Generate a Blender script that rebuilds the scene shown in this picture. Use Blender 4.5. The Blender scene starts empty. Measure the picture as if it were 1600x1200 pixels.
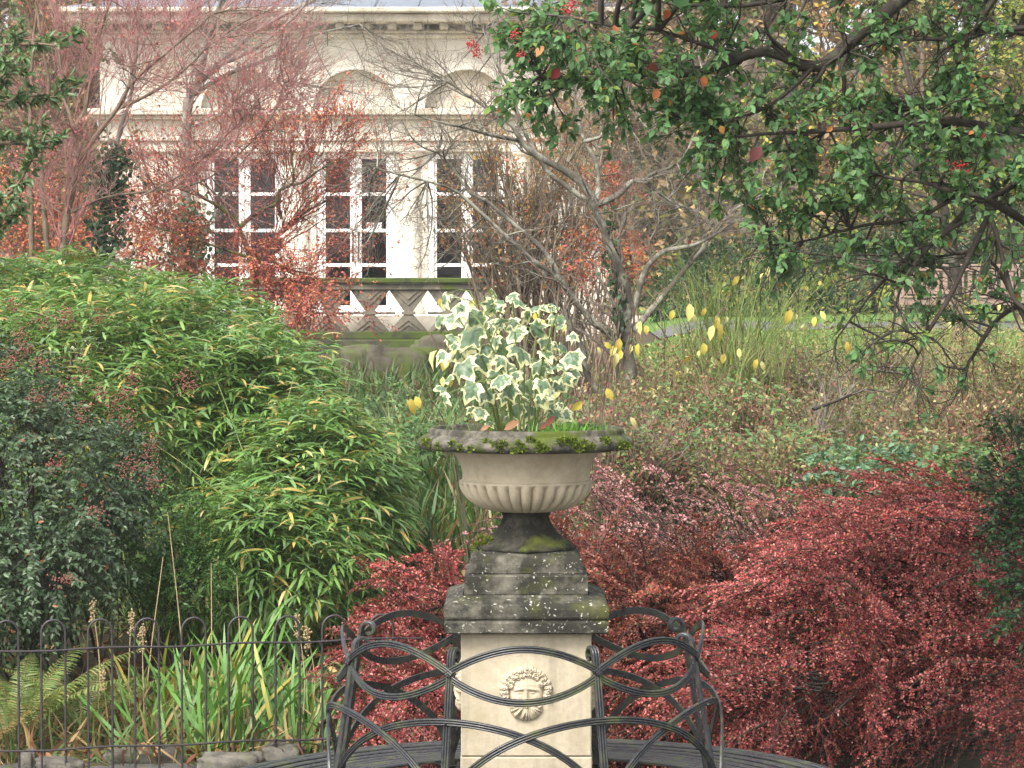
import bpy, math, random
import numpy as np
from mathutils import Vector, Matrix

# ------------------------------------------------------------------ camera, sky, sun, exposure
SC = bpy.context.scene
COL = SC.collection
F = 4300.0                     # focal length in photograph pixels (1600 wide)
EYE = 2.28                     # camera height above the paving round the seat
PITCH = math.atan(134.0 / F)
cam_d = bpy.data.cameras.new('camera')
cam = bpy.data.objects.new('camera', cam_d); COL.objects.link(cam)
cam.location = (0, 0, EYE)
cam.rotation_euler = (math.pi / 2 - PITCH, 0, 0)
cam_d.sensor_width = 36.0
cam_d.lens = F / 1600.0 * 36.0
cam_d.clip_end = 2000
SC.camera = cam

SUN_EL, SUN_AZ = math.radians(50), math.radians(-148)   # azimuth clockwise from +Y: behind the camera, to the left
w = bpy.data.worlds.new('World'); SC.world = w; w.use_nodes = True
nt = w.node_tree; nt.nodes.clear()
wo = nt.nodes.new('ShaderNodeOutputWorld'); bg = nt.nodes.new('ShaderNodeBackground')
sky = nt.nodes.new('ShaderNodeTexSky'); sky.sky_type = 'NISHITA'; sky.sun_disc = False
sky.sun_elevation = SUN_EL; sky.sun_rotation = SUN_AZ
sky.dust_density = 4.0; sky.air_density = 1.0; sky.ozone_density = 0.5
hs = nt.nodes.new('ShaderNodeHueSaturation'); hs.inputs['Saturation'].default_value = 0.22
nt.links.new(sky.outputs[0], hs.inputs['Color']); nt.links.new(hs.outputs[0], bg.inputs[0])
bg.inputs[1].default_value = 0.15
nt.links.new(bg.outputs[0], wo.inputs[0])
sun_d = bpy.data.lights.new('sun', 'SUN'); sun_d.energy = 1.5; sun_d.angle = math.radians(22); sun_d.color = (1.0, 0.95, 0.87)
sun = bpy.data.objects.new('sun', sun_d); COL.objects.link(sun)
sdir = Vector((math.sin(SUN_AZ) * math.cos(SUN_EL), math.cos(SUN_AZ) * math.cos(SUN_EL), math.sin(SUN_EL)))
sun.rotation_euler = sdir.to_track_quat('Z', 'Y').to_euler()
sun.location = sdir * 30
vs = SC.view_settings
vs.view_transform = 'Standard'; vs.look = 'None'; vs.gamma = 1.0; vs.use_curve_mapping = False
vs.exposure = 1.36
SC.cycles.max_bounces = 6; SC.cycles.diffuse_bounces = 3; SC.cycles.glossy_bounces = 2; SC.cycles.volume_bounces = 0
SC.render.resolution_x = 1024; SC.render.resolution_y = 768

# ------------------------------------------------------------------ helpers
rng = np.random.default_rng(11)
random.seed(5)
cp, sp = math.cos(PITCH), math.sin(PITCH)

def P(px, py, d):
    """a pixel of the photograph and a distance along the ground -> a point of the place"""
    u = (px - 800) / F; v = -(py - 600) / F
    dy = cp + v * sp; dz = -sp + v * cp; t = d / dy
    return np.array((u * t, d, EYE + dz * t))

def proj(pts):
    p = np.asarray(pts, float) - np.array((0, 0, EYE))
    dep = p[..., 1] * cp - p[..., 2] * sp
    up = p[..., 1] * sp + p[..., 2] * cp
    return 800 + F * p[..., 0] / dep, 600 - F * up / dep, dep

def G(x, y):
    """height of the ground"""
    zl = np.interp(y, [-50, 13.6, 15, 20, 30, 42.4, 43.3, 60, 90, 600], [0, 0, .2, .7, 1.1, 1.35, 1.45, 1.9, 7, 9])
    zr = np.interp(y, [-50, 12.8, 16, 20, 26, 38, 45, 60, 90, 600], [0, 0, .3, .7, 1.22, 1.86, 2.1, 4.2, 10, 11])
    t = np.clip((np.asarray(x, float) - .4) / 2.4, 0, 1); t = t * t * (3 - 2 * t)
    return zl * (1 - t) + zr * t

# --- materials
MATS = {}
def new_mat(name):
    m = bpy.data.materials.new(name); m.use_nodes = True
    n = m.node_tree; n.nodes.clear()
    out = n.nodes.new('ShaderNodeOutputMaterial'); b = n.nodes.new('ShaderNodeBsdfPrincipled')
    n.links.new(b.outputs[0], out.inputs[0])
    MATS[name] = m
    return m, n, b, out

def noise(n, scale, detail=6, rough=.6, coord='Object', dist=0.0, stretch=None):
    tc = n.nodes.new('ShaderNodeTexCoord'); t = n.nodes.new('ShaderNodeTexNoise')
    t.inputs['Scale'].default_value = scale; t.inputs['Detail'].default_value = detail
    t.inputs['Roughness'].default_value = rough; t.inputs['Distortion'].default_value = dist
    if stretch:
        mp = n.nodes.new('ShaderNodeMapping'); mp.inputs['Scale'].default_value = stretch
        n.links.new(tc.outputs[coord], mp.inputs[0]); n.links.new(mp.outputs[0], t.inputs[0])
    else:
        n.links.new(tc.outputs[coord], t.inputs[0])
    return t.outputs['Fac']

def ramp(n, fac, stops):
    r = n.nodes.new('ShaderNodeValToRGB')
    el = r.color_ramp.elements
    while len(el) < len(stops): el.new(.5)
    for e, (p, c) in zip(el, stops):
        e.position = p; e.color = (c[0], c[1], c[2], 1) if hasattr(c, '__len__') else (c, c, c, 1)
    n.links.new(fac, r.inputs[0])
    return r.outputs[0]

def mix(n, a, b, fac, mode='MIX'):
    m = n.nodes.new('ShaderNodeMix'); m.data_type = 'RGBA'; m.blend_type = mode
    for sock, v in ((m.inputs[0], fac), (m.inputs[6], a), (m.inputs[7], b)):
        if hasattr(v, 'links') or hasattr(v, 'is_linked'): n.links.new(v, sock)
        elif hasattr(v, '__len__'): sock.default_value = (*v[:3], 1)
        else: sock.default_value = v
    return m.outputs[2]

def bump(n, b, h, strength=.4, dist=.01):
    bp = n.nodes.new('ShaderNodeBump'); bp.inputs['Strength'].default_value = strength; bp.inputs['Distance'].default_value = dist
    n.links.new(h, bp.inputs['Height']); n.links.new(bp.outputs[0], b.inputs['Normal'])

def plain(name, col, rough=.7, var=.25, scale=6, bmp=.2, bdist=.01, metallic=0.0, coord='Object', stretch=None):
    m, n, b, o = new_mat(name)
    f = noise(n, scale, 8, .65, coord, stretch=stretch)
    c0 = [c * (1 - var) for c in col]; c1 = [min(1, c * (1 + var)) for c in col]
    n.links.new(ramp(n, f, [(.3, c0), (.7, c1)]), b.inputs['Base Color'])
    b.inputs['Roughness'].default_value = rough; b.inputs['Metallic'].default_value = metallic
    if bmp: bump(n, b, noise(n, scale * 4, 6, .7, coord, stretch=stretch), bmp, bdist)
    return m

def leaf_mat(name, rough=.42, trans=.3, spec=.45, tint=(1.15, 1.1, .7)):
    m, n, b, o = new_mat(name)
    a = n.nodes.new('ShaderNodeAttribute'); a.attribute_name = 'Col'
    b.inputs['Roughness'].default_value = rough
    b.inputs['Specular IOR Level'].default_value = spec
    n.links.new(a.outputs['Color'], b.inputs['Base Color'])
    t = n.nodes.new('ShaderNodeBsdfTranslucent')
    n.links.new(mix(n, a.outputs['Color'], tint, 1.0, 'MULTIPLY'), t.inputs[0])
    ms = n.nodes.new('ShaderNodeMixShader'); ms.inputs[0].default_value = trans
    n.links.new(b.outputs[0], ms.inputs[1]); n.links.new(t.outputs[0], ms.inputs[2]); n.links.new(ms.outputs[0], o.inputs[0])
    return m

# --- objects
def props(o, label=None, cat=None, group=None, kind=None):
    if label: o['label'] = label
    if cat: o['category'] = cat
    if group: o['group'] = group
    if kind: o['kind'] = kind
    return o

def thing(name, label, cat, loc, group=None):
    o = bpy.data.objects.new(name, None); COL.objects.link(o)
    o.empty_display_size = .1
    o.location = [float(v) for v in loc]
    return props(o, label, cat, group)

def raw_mesh(name, V, faces, mat=None, cols=None, smooth=False, attr=None):
    """faces: an int array (n,3), an int array (n,4), or a list of both"""
    me = bpy.data.meshes.new(name)
    fl = faces if isinstance(faces, list) else [faces]
    fl = [np.asarray(f, np.int32) for f in fl if len(f)]
    V = np.asarray(V, np.float32)
    loops = np.concatenate([f.ravel() for f in fl])
    tot = np.concatenate([np.full(len(f), f.shape[1], np.int32) for f in fl])
    start = np.concatenate([[0], np.cumsum(tot)[:-1]]).astype(np.int32)
    me.vertices.add(len(V)); me.vertices.foreach_set('co', V.ravel())
    me.loops.add(len(loops)); me.loops.foreach_set('vertex_index', loops)
    me.polygons.add(len(tot)); me.polygons.foreach_set('loop_start', start); me.polygons.foreach_set('loop_total', tot)
    me.polygons.foreach_set('use_smooth', np.full(len(tot), bool(smooth)))
    if cols is not None:
        a = me.attributes.new('Col', 'FLOAT_COLOR', 'POINT')
        c = np.ones((len(V), 4), np.float32); c[:, :3] = cols; a.data.foreach_set('color', c.ravel())
    if attr is not None:
        for k, val in attr.items():
            a = me.attributes.new(k, 'FLOAT', 'POINT'); a.data.foreach_set('value', np.asarray(val, np.float32))
    if mat: me.materials.append(MATS[mat])
    me.update(calc_edges=True)
    return me

def link(name, me, parent=None, loc=None):
    o = bpy.data.objects.new(name, me); COL.objects.link(o)
    if parent is not None: o.parent = parent
    if loc is not None: o.location = [float(v) for v in loc]
    return o

def abs_loc(o):
    l = np.array(o.location, float)
    while o.parent is not None:
        o = o.parent; l = l + np.array(o.location)
    return l

def part(name, V, faces, mat, parent=None, **k):
    """a mesh given in world coordinates, its origin moved to its middle bottom and parented"""
    V = np.asarray(V, float)
    org = np.array([(V[:, 0].min() + V[:, 0].max()) / 2, (V[:, 1].min() + V[:, 1].max()) / 2, V[:, 2].min()])
    o = link(name, raw_mesh(name, V - org, faces, mat, **k), parent)
    o.location = [float(v) for v in (org - (abs_loc(parent) if parent is not None else 0))]
    return o

class MB:
    """collects simple shapes into one mesh"""
    def __init__(s): s.v = []; s.q = []; s.t = []; s.n = 0
    def add(s, V, q=(), t=()):
        V = np.asarray(V, float)
        s.v.append(V)
        if len(q): s.q.append(np.asarray(q, int) + s.n)
        if len(t): s.t.append(np.asarray(t, int) + s.n)
        s.n += len(V)
    def box(s, x0, x1, y0, y1, z0, z1, bev=0.0):
        if bev <= 0:
            V = [(x, y, z) for z in (z0, z1) for y in (y0, y1) for x in (x0, x1)]
            s.add(V, [(0, 2, 3, 1), (4, 5, 7, 6), (0, 1, 5, 4), (2, 6, 7, 3), (0, 4, 6, 2), (1, 3, 7, 5)]); return
        b = bev; V = []; idx = {}
        for i, x in enumerate((x0, x1)):
            for j, y in enumerate((y0, y1)):
                for k, z in enumerate((z0, z1)):
                    sx, sy, sz = (1 - 2 * i), (1 - 2 * j), (1 - 2 * k)
                    for a in range(3):
                        o = [sx * b, sy * b, sz * b]; o[a] = 0
                        idx[i, j, k, a] = len(V); V.append((x + o[0], y + o[1], z + o[2]))
        q = []; t = []
        I = lambda i, j, k, a: idx[i, j, k, a]
        for c in (0, 1):
            q += [(I(c, 0, 0, 0), I(c, 0, 1, 0), I(c, 1, 1, 0), I(c, 1, 0, 0)), (I(0, c, 0, 1), I(1, c, 0, 1), I(1, c, 1, 1), I(0, c, 1, 1)),
                  (I(0, 0, c, 2), I(0, 1, c, 2), I(1, 1, c, 2), I(1, 0, c, 2))]
        for c in (0, 1):
            for d in (0, 1):
                q += [(I(0, c, d, 1), I(1, c, d, 1), I(1, c, d, 2), I(0, c, d, 2)), (I(c, 0, d, 0), I(c, 1, d, 0), I(c, 1, d, 2), I(c, 0, d, 2)),
                      (I(c, d, 0, 0), I(c, d, 1, 0), I(c, d, 1, 1), I(c, d, 0, 1))]
                for e in (0, 1): t.append((I(c, d, e, 0), I(c, d, e, 1), I(c, d, e, 2)))
        s.add(V, q, t)
    def lathe(s, prof, cx, cy, seg=48, rfun=None, caps=True):
        a = np.arange(seg) * 2 * math.pi / seg; V = []
        for i, (r, z) in enumerate(prof):
            rr = np.full(seg, r) if rfun is None else rfun(i, r, z, a)
            V.append(np.stack([cx + rr * np.sin(a), cy - rr * np.cos(a), np.full(seg, z)], 1))
        V = np.concatenate(V); q = []
        j = np.arange(seg); j2 = (j + 1) % seg
        for i in range(len(prof) - 1):
            q.append(np.stack([i * seg + j, i * seg + j2, (i + 1) * seg + j2, (i + 1) * seg + j], 1))
        s.add(V, np.concatenate(q))
    def tube(s, pts, rad, sides=6):
        V, q = tubes(np.asarray(pts, float)[None], np.broadcast_to(np.asarray(rad, float), (1, len(pts))), sides)
        s.add(V, q)
    def sweep(s, pts, nor, prof, closed=False):
        """profile (w, n) swept along pts; nor = outward direction at each point"""
        pts = np.asarray(pts, float); nor = np.asarray(nor, float)
        if closed: tan = np.roll(pts, -1, 0) - np.roll(pts, 1, 0)
        else: tan = np.gradient(pts, axis=0)
        tan /= np.linalg.norm(tan, axis=1, keepdims=True)
        nor = nor - (nor * tan).sum(1, keepdims=True) * tan
        nor /= np.linalg.norm(nor, axis=1, keepdims=True)
        wid = np.cross(tan, nor)
        k = len(prof); n = len(pts)
        V = np.concatenate([(pts + wid * a + nor * b)[:, None, :] for a, b in prof], 1).reshape(-1, 3)
        i = np.arange(n if closed else n - 1); j = np.arange(k)
        A = (i[:, None] * k + j).ravel(); B = (i[:, None] * k + (j + 1) % k).ravel()
        C = (((i + 1) % n)[:, None] * k + (j + 1) % k).ravel(); D = (((i + 1) % n)[:, None] * k + j).ravel()
        s.add(V, np.stack([A, B, C, D], 1))
    def build(s, name, mat, parent=None, **k):
        fl = []
        if s.q: fl.append(np.concatenate(s.q))
        if s.t: fl.append(np.concatenate(s.t))
        return part(name, np.concatenate(s.v), fl, mat, parent, **k)

def unit(v): return v / np.maximum(np.linalg.norm(v, axis=-1, keepdims=True), 1e-9)

def tubes(Pt, R, sides=3):
    """Pt (B,n,3), R (B,n) -> vertices and quads of B tapering tubes"""
    B, n, _ = Pt.shape
    tan = unit(np.gradient(Pt, axis=1))
    al = np.abs(tan).max(1)                       # the axis no part of the path runs along
    ref = np.eye(3)[np.argmin(al + np.array([0, .02, .01]), 1)][:, None, :]
    n1 = unit(np.cross(tan, np.broadcast_to(ref, tan.shape))); n2 = np.cross(tan, n1)
    a = np.arange(sides) * 2 * math.pi / sides
    V = Pt[:, :, None, :] + R[:, :, None, None] * (n1[:, :, None, :] * np.cos(a)[:, None] + n2[:, :, None, :] * np.sin(a)[:, None])
    b = np.arange(B)[:, None, None] * n * sides; i = np.arange(n - 1)[None, :, None] * sides; j = np.arange(sides)[None, None, :]
    j2 = (j + 1) % sides
    q = np.stack([b + i + j, b + i + j2, b + i + sides + j2, b + i + sides + j], -1).reshape(-1, 4)
    return V.reshape(-1, 3), q

def smooth_path(ctrl, n):
    """Catmull-Rom through control points"""
    c = np.asarray(ctrl, float)
    if len(c) == 2: return c[0] + (c[1] - c[0]) * np.linspace(0, 1, n)[:, None]
    e = np.concatenate([[2 * c[0] - c[1]], c, [2 * c[-1] - c[-2]]])
    t = np.linspace(0, len(c) - 1 - 1e-6, n); i = t.astype(int); f = (t - i)[:, None]
    p0, p1, p2, p3 = e[i], e[i + 1], e[i + 2], e[i + 3]
    return .5 * (2 * p1 + (p2 - p0) * f + (2 * p0 - 5 * p1 + 4 * p2 - p3) * f ** 2 + (3 * p1 - p0 - 3 * p2 + p3) * f ** 3)

def spawn(par, rad, m, t0, t1, length, angle, up=.0, wob=.15, n=6, rr=.55, rmin=.0012, taper=.35, bias=None):
    """m children on each parent path; length=(lo,hi) metres"""
    B, k, _ = par.shape
    t = rng.uniform(t0, t1, (B, m)) * (k - 1.001)
    i = t.astype(int); f = (t - i)[..., None]
    bi = np.arange(B)[:, None]
    p = par[bi, i] * (1 - f) + par[bi, i + 1] * f
    tan = unit(par[bi, i + 1] - par[bi, i])
    r0 = rad[bi, i] * rr
    side = unit(np.cross(tan, rng.normal(size=tan.shape)))
    ang = rng.uniform(*angle, (B, m, 1))
    d = unit(tan * np.cos(ang) + side * np.sin(ang) + np.array([0, 0, up]) + (0 if bias is None else np.asarray(bias)))
    L = rng.uniform(*length, (B, m, 1, 1)) * (1.15 - .5 * (t / (k - 1))[..., None, None])
    s = np.linspace(0, 1, n)[None, None, :, None]
    bend = unit(rng.normal(size=d.shape) + np.array([0, 0, up * 1.5]))[:, :, None, :]
    wb = np.cumsum(rng.normal(size=(B, m, n, 3)), 2) * wob / n; wb -= wb[:, :, :1]
    pts = p[:, :, None, :] + L * (s * d[:, :, None, :] + s * s * bend * .28 + wb)
    R = np.maximum(r0[..., None] * (1 - (1 - taper) * s[..., 0]), rmin)
    return pts.reshape(-1, n, 3), R.reshape(-1, n)

def frames(y, zhint):
    y = unit(y); z = zhint - (zhint * y).sum(-1, keepdims=True) * y; z = unit(z); x = np.cross(y, z)
    M = np.zeros(y.shape[:-1] + (4, 4)); M[..., :3, 0] = x; M[..., :3, 1] = y; M[..., :3, 2] = z; M[..., 3, 3] = 1
    return M

def place(pos, y, zhint, scale):
    M = frames(y, zhint); M[..., :3, :3] *= np.asarray(scale)[..., None, None]; M[..., :3, 3] = pos
    return M

def pal(cols, wts, n, jit=.18):
    c = np.asarray(cols, float); wts = np.asarray(wts, float)
    k = rng.choice(len(c), n, p=wts / wts.sum())
    return k, c[k] * (1 + rng.uniform(-jit, jit, (n, 1))) * (1 + rng.uniform(-.06, .06, (n, 3)))

# leaf templates: along +Y, length 1, facing +Z   (vertices, triangles)
def T_small(w=.5, fold=.12):
    V = [(0, 0, 0), (-w / 2, .5, fold), (0, 1, 0), (w / 2, .5, fold)]
    return np.array(V), np.array([(0, 3, 2), (0, 2, 1)])
def T_oval(w=.5, fold=.09, curl=.14, tip=1.0):
    V = [(0, 0, 0)]
    for y, k in ((.28, .85), (.62, .9)):
        c = -curl * y * y * 1.2
        V += [(-w / 2 * k, y, fold + c), (0, y, c), (w / 2 * k, y, fold + c)]
    V.append((0, tip, -curl * 1.3))
    T = [(0, 2, 1), (0, 3, 2), (1, 2, 5), (1, 5, 4), (2, 3, 6), (2, 6, 5), (4, 5, 7), (5, 6, 7)]
    return np.array(V), np.array(T)
def T_blade(w=.13, curl=.35, seg=4, base=.45):
    V = []; T = []
    for i in range(seg):
        y = i / seg; k = (base + (1 - base) * min(1, y * 3.5)) * (1 - max(0, y - .35) * .55)
        z = -curl * y * y; yy = y * (1 - curl * .25 * y)
        V += [(-w / 2 * k, yy, z), (w / 2 * k, yy, z)]
    V.append((0, 1 - curl * .25, -curl))
    for i in range(seg - 1):
        a = 2 * i; T += [(a, a + 1, a + 3), (a, a + 3, a + 2)]
    a = 2 * seg - 2; T.append((a, a + 1, a + 2))
    return np.array(V), np.array(T)

def joined_leaves(name, tpl, M, cols, mat, parent, kind='stuff'):
    tv, tt = tpl; N = len(M); k = len(tv)
    V = np.einsum('nij,kj->nki', M[:, :3, :3], tv) + M[:, None, :3, 3]
    Tt = (np.arange(N)[:, None, None] * k + tt[None]).reshape(-1, 3)
    o = part(name, V.reshape(-1, 3), Tt, mat, parent, cols=np.repeat(cols, k, 0), smooth=True)
    if kind: o['kind'] = kind
    return o

def emit(parent, tpl, M, cols, mat, singles=300, name='leaf', mass='foliage', cell=11, pal_n=10):
    """the leaves that show largest become leaves of their own, the rest one mass"""
    N = len(M)
    pick = np.zeros(N, bool)
    if singles:
        c = np.einsum('nij,j->ni', M, np.array([0, .5, 0, 1.]))[:, :3]
        px, py, dep = proj(c)
        sz = np.linalg.norm(M[:, :3, 1], axis=1) / dep
        ok = (px > 3) & (px < 1597) & (py > 3) & (py < 1197)
        idx = np.where(ok)[0]
        idx = idx[np.argsort(dep[idx])]
        key = (px[idx] // cell).astype(int) * 10000 + (py[idx] // cell).astype(int)
        _, first = np.unique(key, return_index=True)
        cand = idx[first]
        cand = cand[np.argsort(-sz[cand])][:singles]
        pick[cand] = True
        # shared meshes in a handful of colours
        sub = np.where(pick)[0]
        if len(sub):
            pn = min(pal_n, len(sub)); reps = rng.choice(sub, pn, replace=False); pc = cols[reps]
            ms = [raw_mesh(name, tpl[0], tpl[1], mat, cols=np.repeat(pc[i:i + 1], len(tpl[0]), 0), smooth=True) for i in range(pn)]
            base = abs_loc(parent)
            for i in sub:
                j = int(np.argmin(((pc - cols[i]) ** 2).sum(1)))
                o = bpy.data.objects.new(name, ms[j]); COL.objects.link(o); o.parent = parent
                A = M[i].copy(); A[:3, 3] -= base
                o.matrix_basis = Matrix(A.tolist())
    if (~pick).sum(): joined_leaves(mass, tpl, M[~pick], cols[~pick], mat, parent)

def sphere_dirs(n):
    v = rng.normal(size=(n, 3)); return unit(v)

def shell(ells, n, depth=.3, lump=.14, front=True, zmin=None):
    """points near the surface of a union of ellipsoids; -> points, outward normals"""
    C = np.array([e[0] for e in ells]); R = np.array([e[1] for e in ells], float)
    area = np.array([(r[0] * r[1] + r[1] * r[2] + r[0] * r[2]) for r in R]); area /= area.sum()
    k = rng.choice(len(ells), n, p=area)
    u = sphere_dirs(n)
    ph = u * 3.1 + C[k]
    lum = 1 + lump * (np.sin(ph[:, 0] * 2.3 + 1.3 * np.sin(ph[:, 2] * 2.9)) * np.cos(ph[:, 2] * 2.1 + ph[:, 1] * 1.7) + .5 * np.sin(ph[:, 0] * 5.3 + ph[:, 1] * 4.1) * np.sin(ph[:, 2] * 5.9))
    rad = lum * (1 - depth * rng.uniform(0, 1, n) ** 1.6)
    p = C[k] + u * R[k] * rad[:, None]
    nrm = unit(u / R[k])
    keep = np.ones(n, bool)
    for j in range(len(ells)):
        q = np.linalg.norm((p - C[j]) / R[j], axis=1)
        keep &= ~((q < (1 - depth) * .92) & (k != j))
    if front: keep &= nrm[:, 1] < .55
    keep &= p[:, 2] > G(p[:, 0], p[:, 1]) + .03
    if zmin is not None: keep &= p[:, 2] > zmin
    return p[keep], nrm[keep]

def E(px, py, d, rx, ry, rz): return (P(px, py, d), (rx, ry, rz))

def stems_to(parent, base, targets, mat, r=.012, sides=4, name='stems', sag=.25, spread=.25):
    n = len(targets)
    b = np.repeat(np.asarray(base, float)[None], n, 0) + rng.normal(size=(n, 3)) * [spread, spread, 0]
    b[:, 2] = G(b[:, 0], b[:, 1]) - .03
    s = np.linspace(0, 1, 7)[None, :, None]
    mid = b * .45 + targets * .55; mid[:, 2] = np.maximum(b[:, 2], targets[:, 2]) * (.6 + sag)
    pts = (1 - s) ** 2 * b[:, None] + 2 * s * (1 - s) * mid[:, None] + s * s * targets[:, None]
    pts += np.cumsum(rng.normal(size=pts.shape), 1) * .012 * (s > 0)
    R = r * (1 - .75 * s[..., 0]) * rng.uniform(.6, 1.2, (n, 1))
    V, q = tubes(pts, R, sides)
    o = part(name, V, q, mat, parent, smooth=True)
    if n > 12: o['kind'] = 'stuff'
    return o
# ------------------------------------------------------------------ materials
m, n, b, o = new_mat('soil')
f = noise(n, 1.3, 10, .7); f2 = noise(n, 14, 6, .7)
c = ramp(n, f2, [(.3, (.02, .014, .008)), (.5, (.06, .04, .022)), (.62, (.12, .07, .03)), (.75, (.05, .055, .02))])
n.links.new(mix(n, c, (.05, .075, .02), ramp(n, f, [(.48, 0), (.62, 1)])), b.inputs['Base Color']); b.inputs['Roughness'].default_value = .95
bump(n, b, f2, .8, .03)
m, n, b, o = new_mat('lawn_grass')
f = noise(n, .9, 8, .6); f2 = noise(n, 30, 5, .7)
c = ramp(n, f2, [(.3, (.055, .12, .022)), (.6, (.12, .22, .04)), (.78, (.2, .26, .07))])
n.links.new(mix(n, c, (.22, .17, .07), ramp(n, f, [(.55, 0), (.8, .5)])), b.inputs['Base Color']); b.inputs['Roughness'].default_value = .9
bump(n, b, f2, .8, .03)
m, n, b, o = new_mat('paving')
f = noise(n, 5, 9, .7)
n.links.new(ramp(n, f, [(.3, (.045, .043, .04)), (.6, (.12, .115, .105)), (.75, (.09, .1, .06))]), b.inputs['Base Color']); b.inputs['Roughness'].default_value = .8
bump(n, b, noise(n, 40, 5, .7), .5, .01)
plain('tarmac', (.11, .11, .112), .85, .15, 3)

def stone(name, base, dark, darkamt, moss=0.0, lichen=0.0, scale=9, bmp=.35, mosscol=(.075, .1, .015), streak=0.0):
    m, n, b, o = new_mat(name)
    f = noise(n, scale, 10, .68); f2 = noise(n, scale * 6, 8, .7); f3 = noise(n, scale * .55, 6, .6, dist=.4)
    c = ramp(n, f2, [(.25, [v * .78 for v in base]), (.75, [min(1, v * 1.12) for v in base])])
    c = mix(n, c, dark, ramp(n, f, [(max(0, .62 - .5 * darkamt), 0), (min(1, .8 - .4 * darkamt), 1)]))
    if streak:                                     # rain streaks running down the face
        fs = noise(n, scale * 1.6, 6, .65, stretch=(1, 1, .07))
        c = mix(n, c, [v * .45 for v in dark], ramp(n, fs, [(.5, 0), (.8, streak)]))
    if moss: c = mix(n, c, mosscol, ramp(n, f3, [(.66 - .3 * moss, 0), (.78 - .3 * moss, 1)]))
    if lichen:
        tc = n.nodes.new('ShaderNodeTexCoord'); v = n.nodes.new('ShaderNodeTexVoronoi'); v.inputs['Scale'].default_value = 75
        ds = n.nodes.new('ShaderNodeTexNoise'); ds.inputs['Scale'].default_value = 30
        n.links.new(tc.outputs['Object'], ds.inputs[0])
        ad = n.nodes.new('ShaderNodeVectorMath'); ad.operation = 'MULTIPLY_ADD'; ad.inputs[1].default_value = (.05, .05, .05)
        n.links.new(ds.outputs['Color'], ad.inputs[0]); n.links.new(tc.outputs['Object'], ad.inputs[2]); n.links.new(ad.outputs[0], v.inputs['Vector'])
        sel = ramp(n, mix(n, v.outputs['Color'], f, .55), [(.56, 0), (.66, 1)])
        spot = ramp(n, v.outputs['Distance'], [(.22 * lichen + .05, 1), (.34 * lichen + .08, 0)])
        c = mix(n, c, (.38, .37, .32), mix(n, spot, sel, 1.0, 'MULTIPLY'))
    n.links.new(c, b.inputs['Base Color']); b.inputs['Roughness'].default_value = .92
    b.inputs['Specular IOR Level'].default_value = .25
    bump(n, b, mix(n, f2, f, .5), bmp, .012)
stone('cream_stone', (.5, .43, .31), (.36, .3, .2), .22, scale=5, bmp=.15)
stone('shaft_stone', (.52, .45, .33), (.4, .34, .23), .3, scale=7, bmp=.3, streak=.55)
stone('rim_stone', (.22, .2, .16), (.05, .046, .036), .6, moss=.5, lichen=.35, scale=14, bmp=.8)
stone('weathered_stone', (.2, .185, .145), (.03, .029, .022), .66, moss=.3, lichen=.9, scale=8, bmp=.8, mosscol=(.07, .075, .018))
stone('mossy_foot', (.1, .09, .065), (.018, .017, .013), .72, moss=.45, lichen=.15, scale=10, bmp=.8, mosscol=(.085, .1, .016))
stone('building_stone', (.7, .65, .56), (.5, .43, .32), .25, scale=.8, bmp=.05, streak=.35)
stone('building_band', (.66, .6, .5), (.36, .32, .25), .35, scale=1.2, bmp=.1)
stone('balustrade_stone', (.22, .19, .145), (.08, .075, .055), .5, moss=.25, scale=2.5, bmp=.4)
stone('mossy_wall', (.1, .09, .06), (.03, .03, .02), .6, moss=.85, scale=2.5, bmp=.8, mosscol=(.06, .085, .015))
stone('rock', (.17, .155, .13), (.06, .055, .045), .5, moss=.42, lichen=.2, scale=6, bmp=.9)
stone('mossy_rock', (.13, .115, .085), (.05, .045, .03), .5, moss=.75, scale=3, bmp=.9, mosscol=(.08, .11, .02))
plain('door_paint', (.8, .79, .76), .35, .03, 3, .02)
plain('slate', (.17, .19, .23), .5, .2, 2.5, .2, stretch=(1, 6, 1))
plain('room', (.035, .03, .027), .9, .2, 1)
plain('brass', (.1, .08, .05), .4, .2, 20, .1, metallic=.8)
plain('card', (.75, .75, .72), .6, .02, 4, 0)
plain('ink', (.03, .03, .06), .6, .05, 4, 0)
plain('teak', (.26, .18, .14), .75, .3, 5, .3, stretch=(1, 8, 8))
plain('fence_iron', (.035, .028, .03), .5, .4, 25, .3, .002)
m, n, b, o = new_mat('bench_iron')
f = noise(n, 9, 8, .7); f2 = noise(n, 60, 4, .6)
c = ramp(n, f2, [(.35, (.018, .019, .021)), (.66, (.038, .039, .042)), (.8, (.08, .06, .045))])
c = mix(n, c, (.085, .1, .032), ramp(n, f, [(.5, 0), (.66, .7)]))
n.links.new(c, b.inputs['Base Color']); n.links.new(ramp(n, f, [(.4, .24), (.65, .6)]), b.inputs['Roughness'])
bump(n, b, f2, .15, .003)
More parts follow.
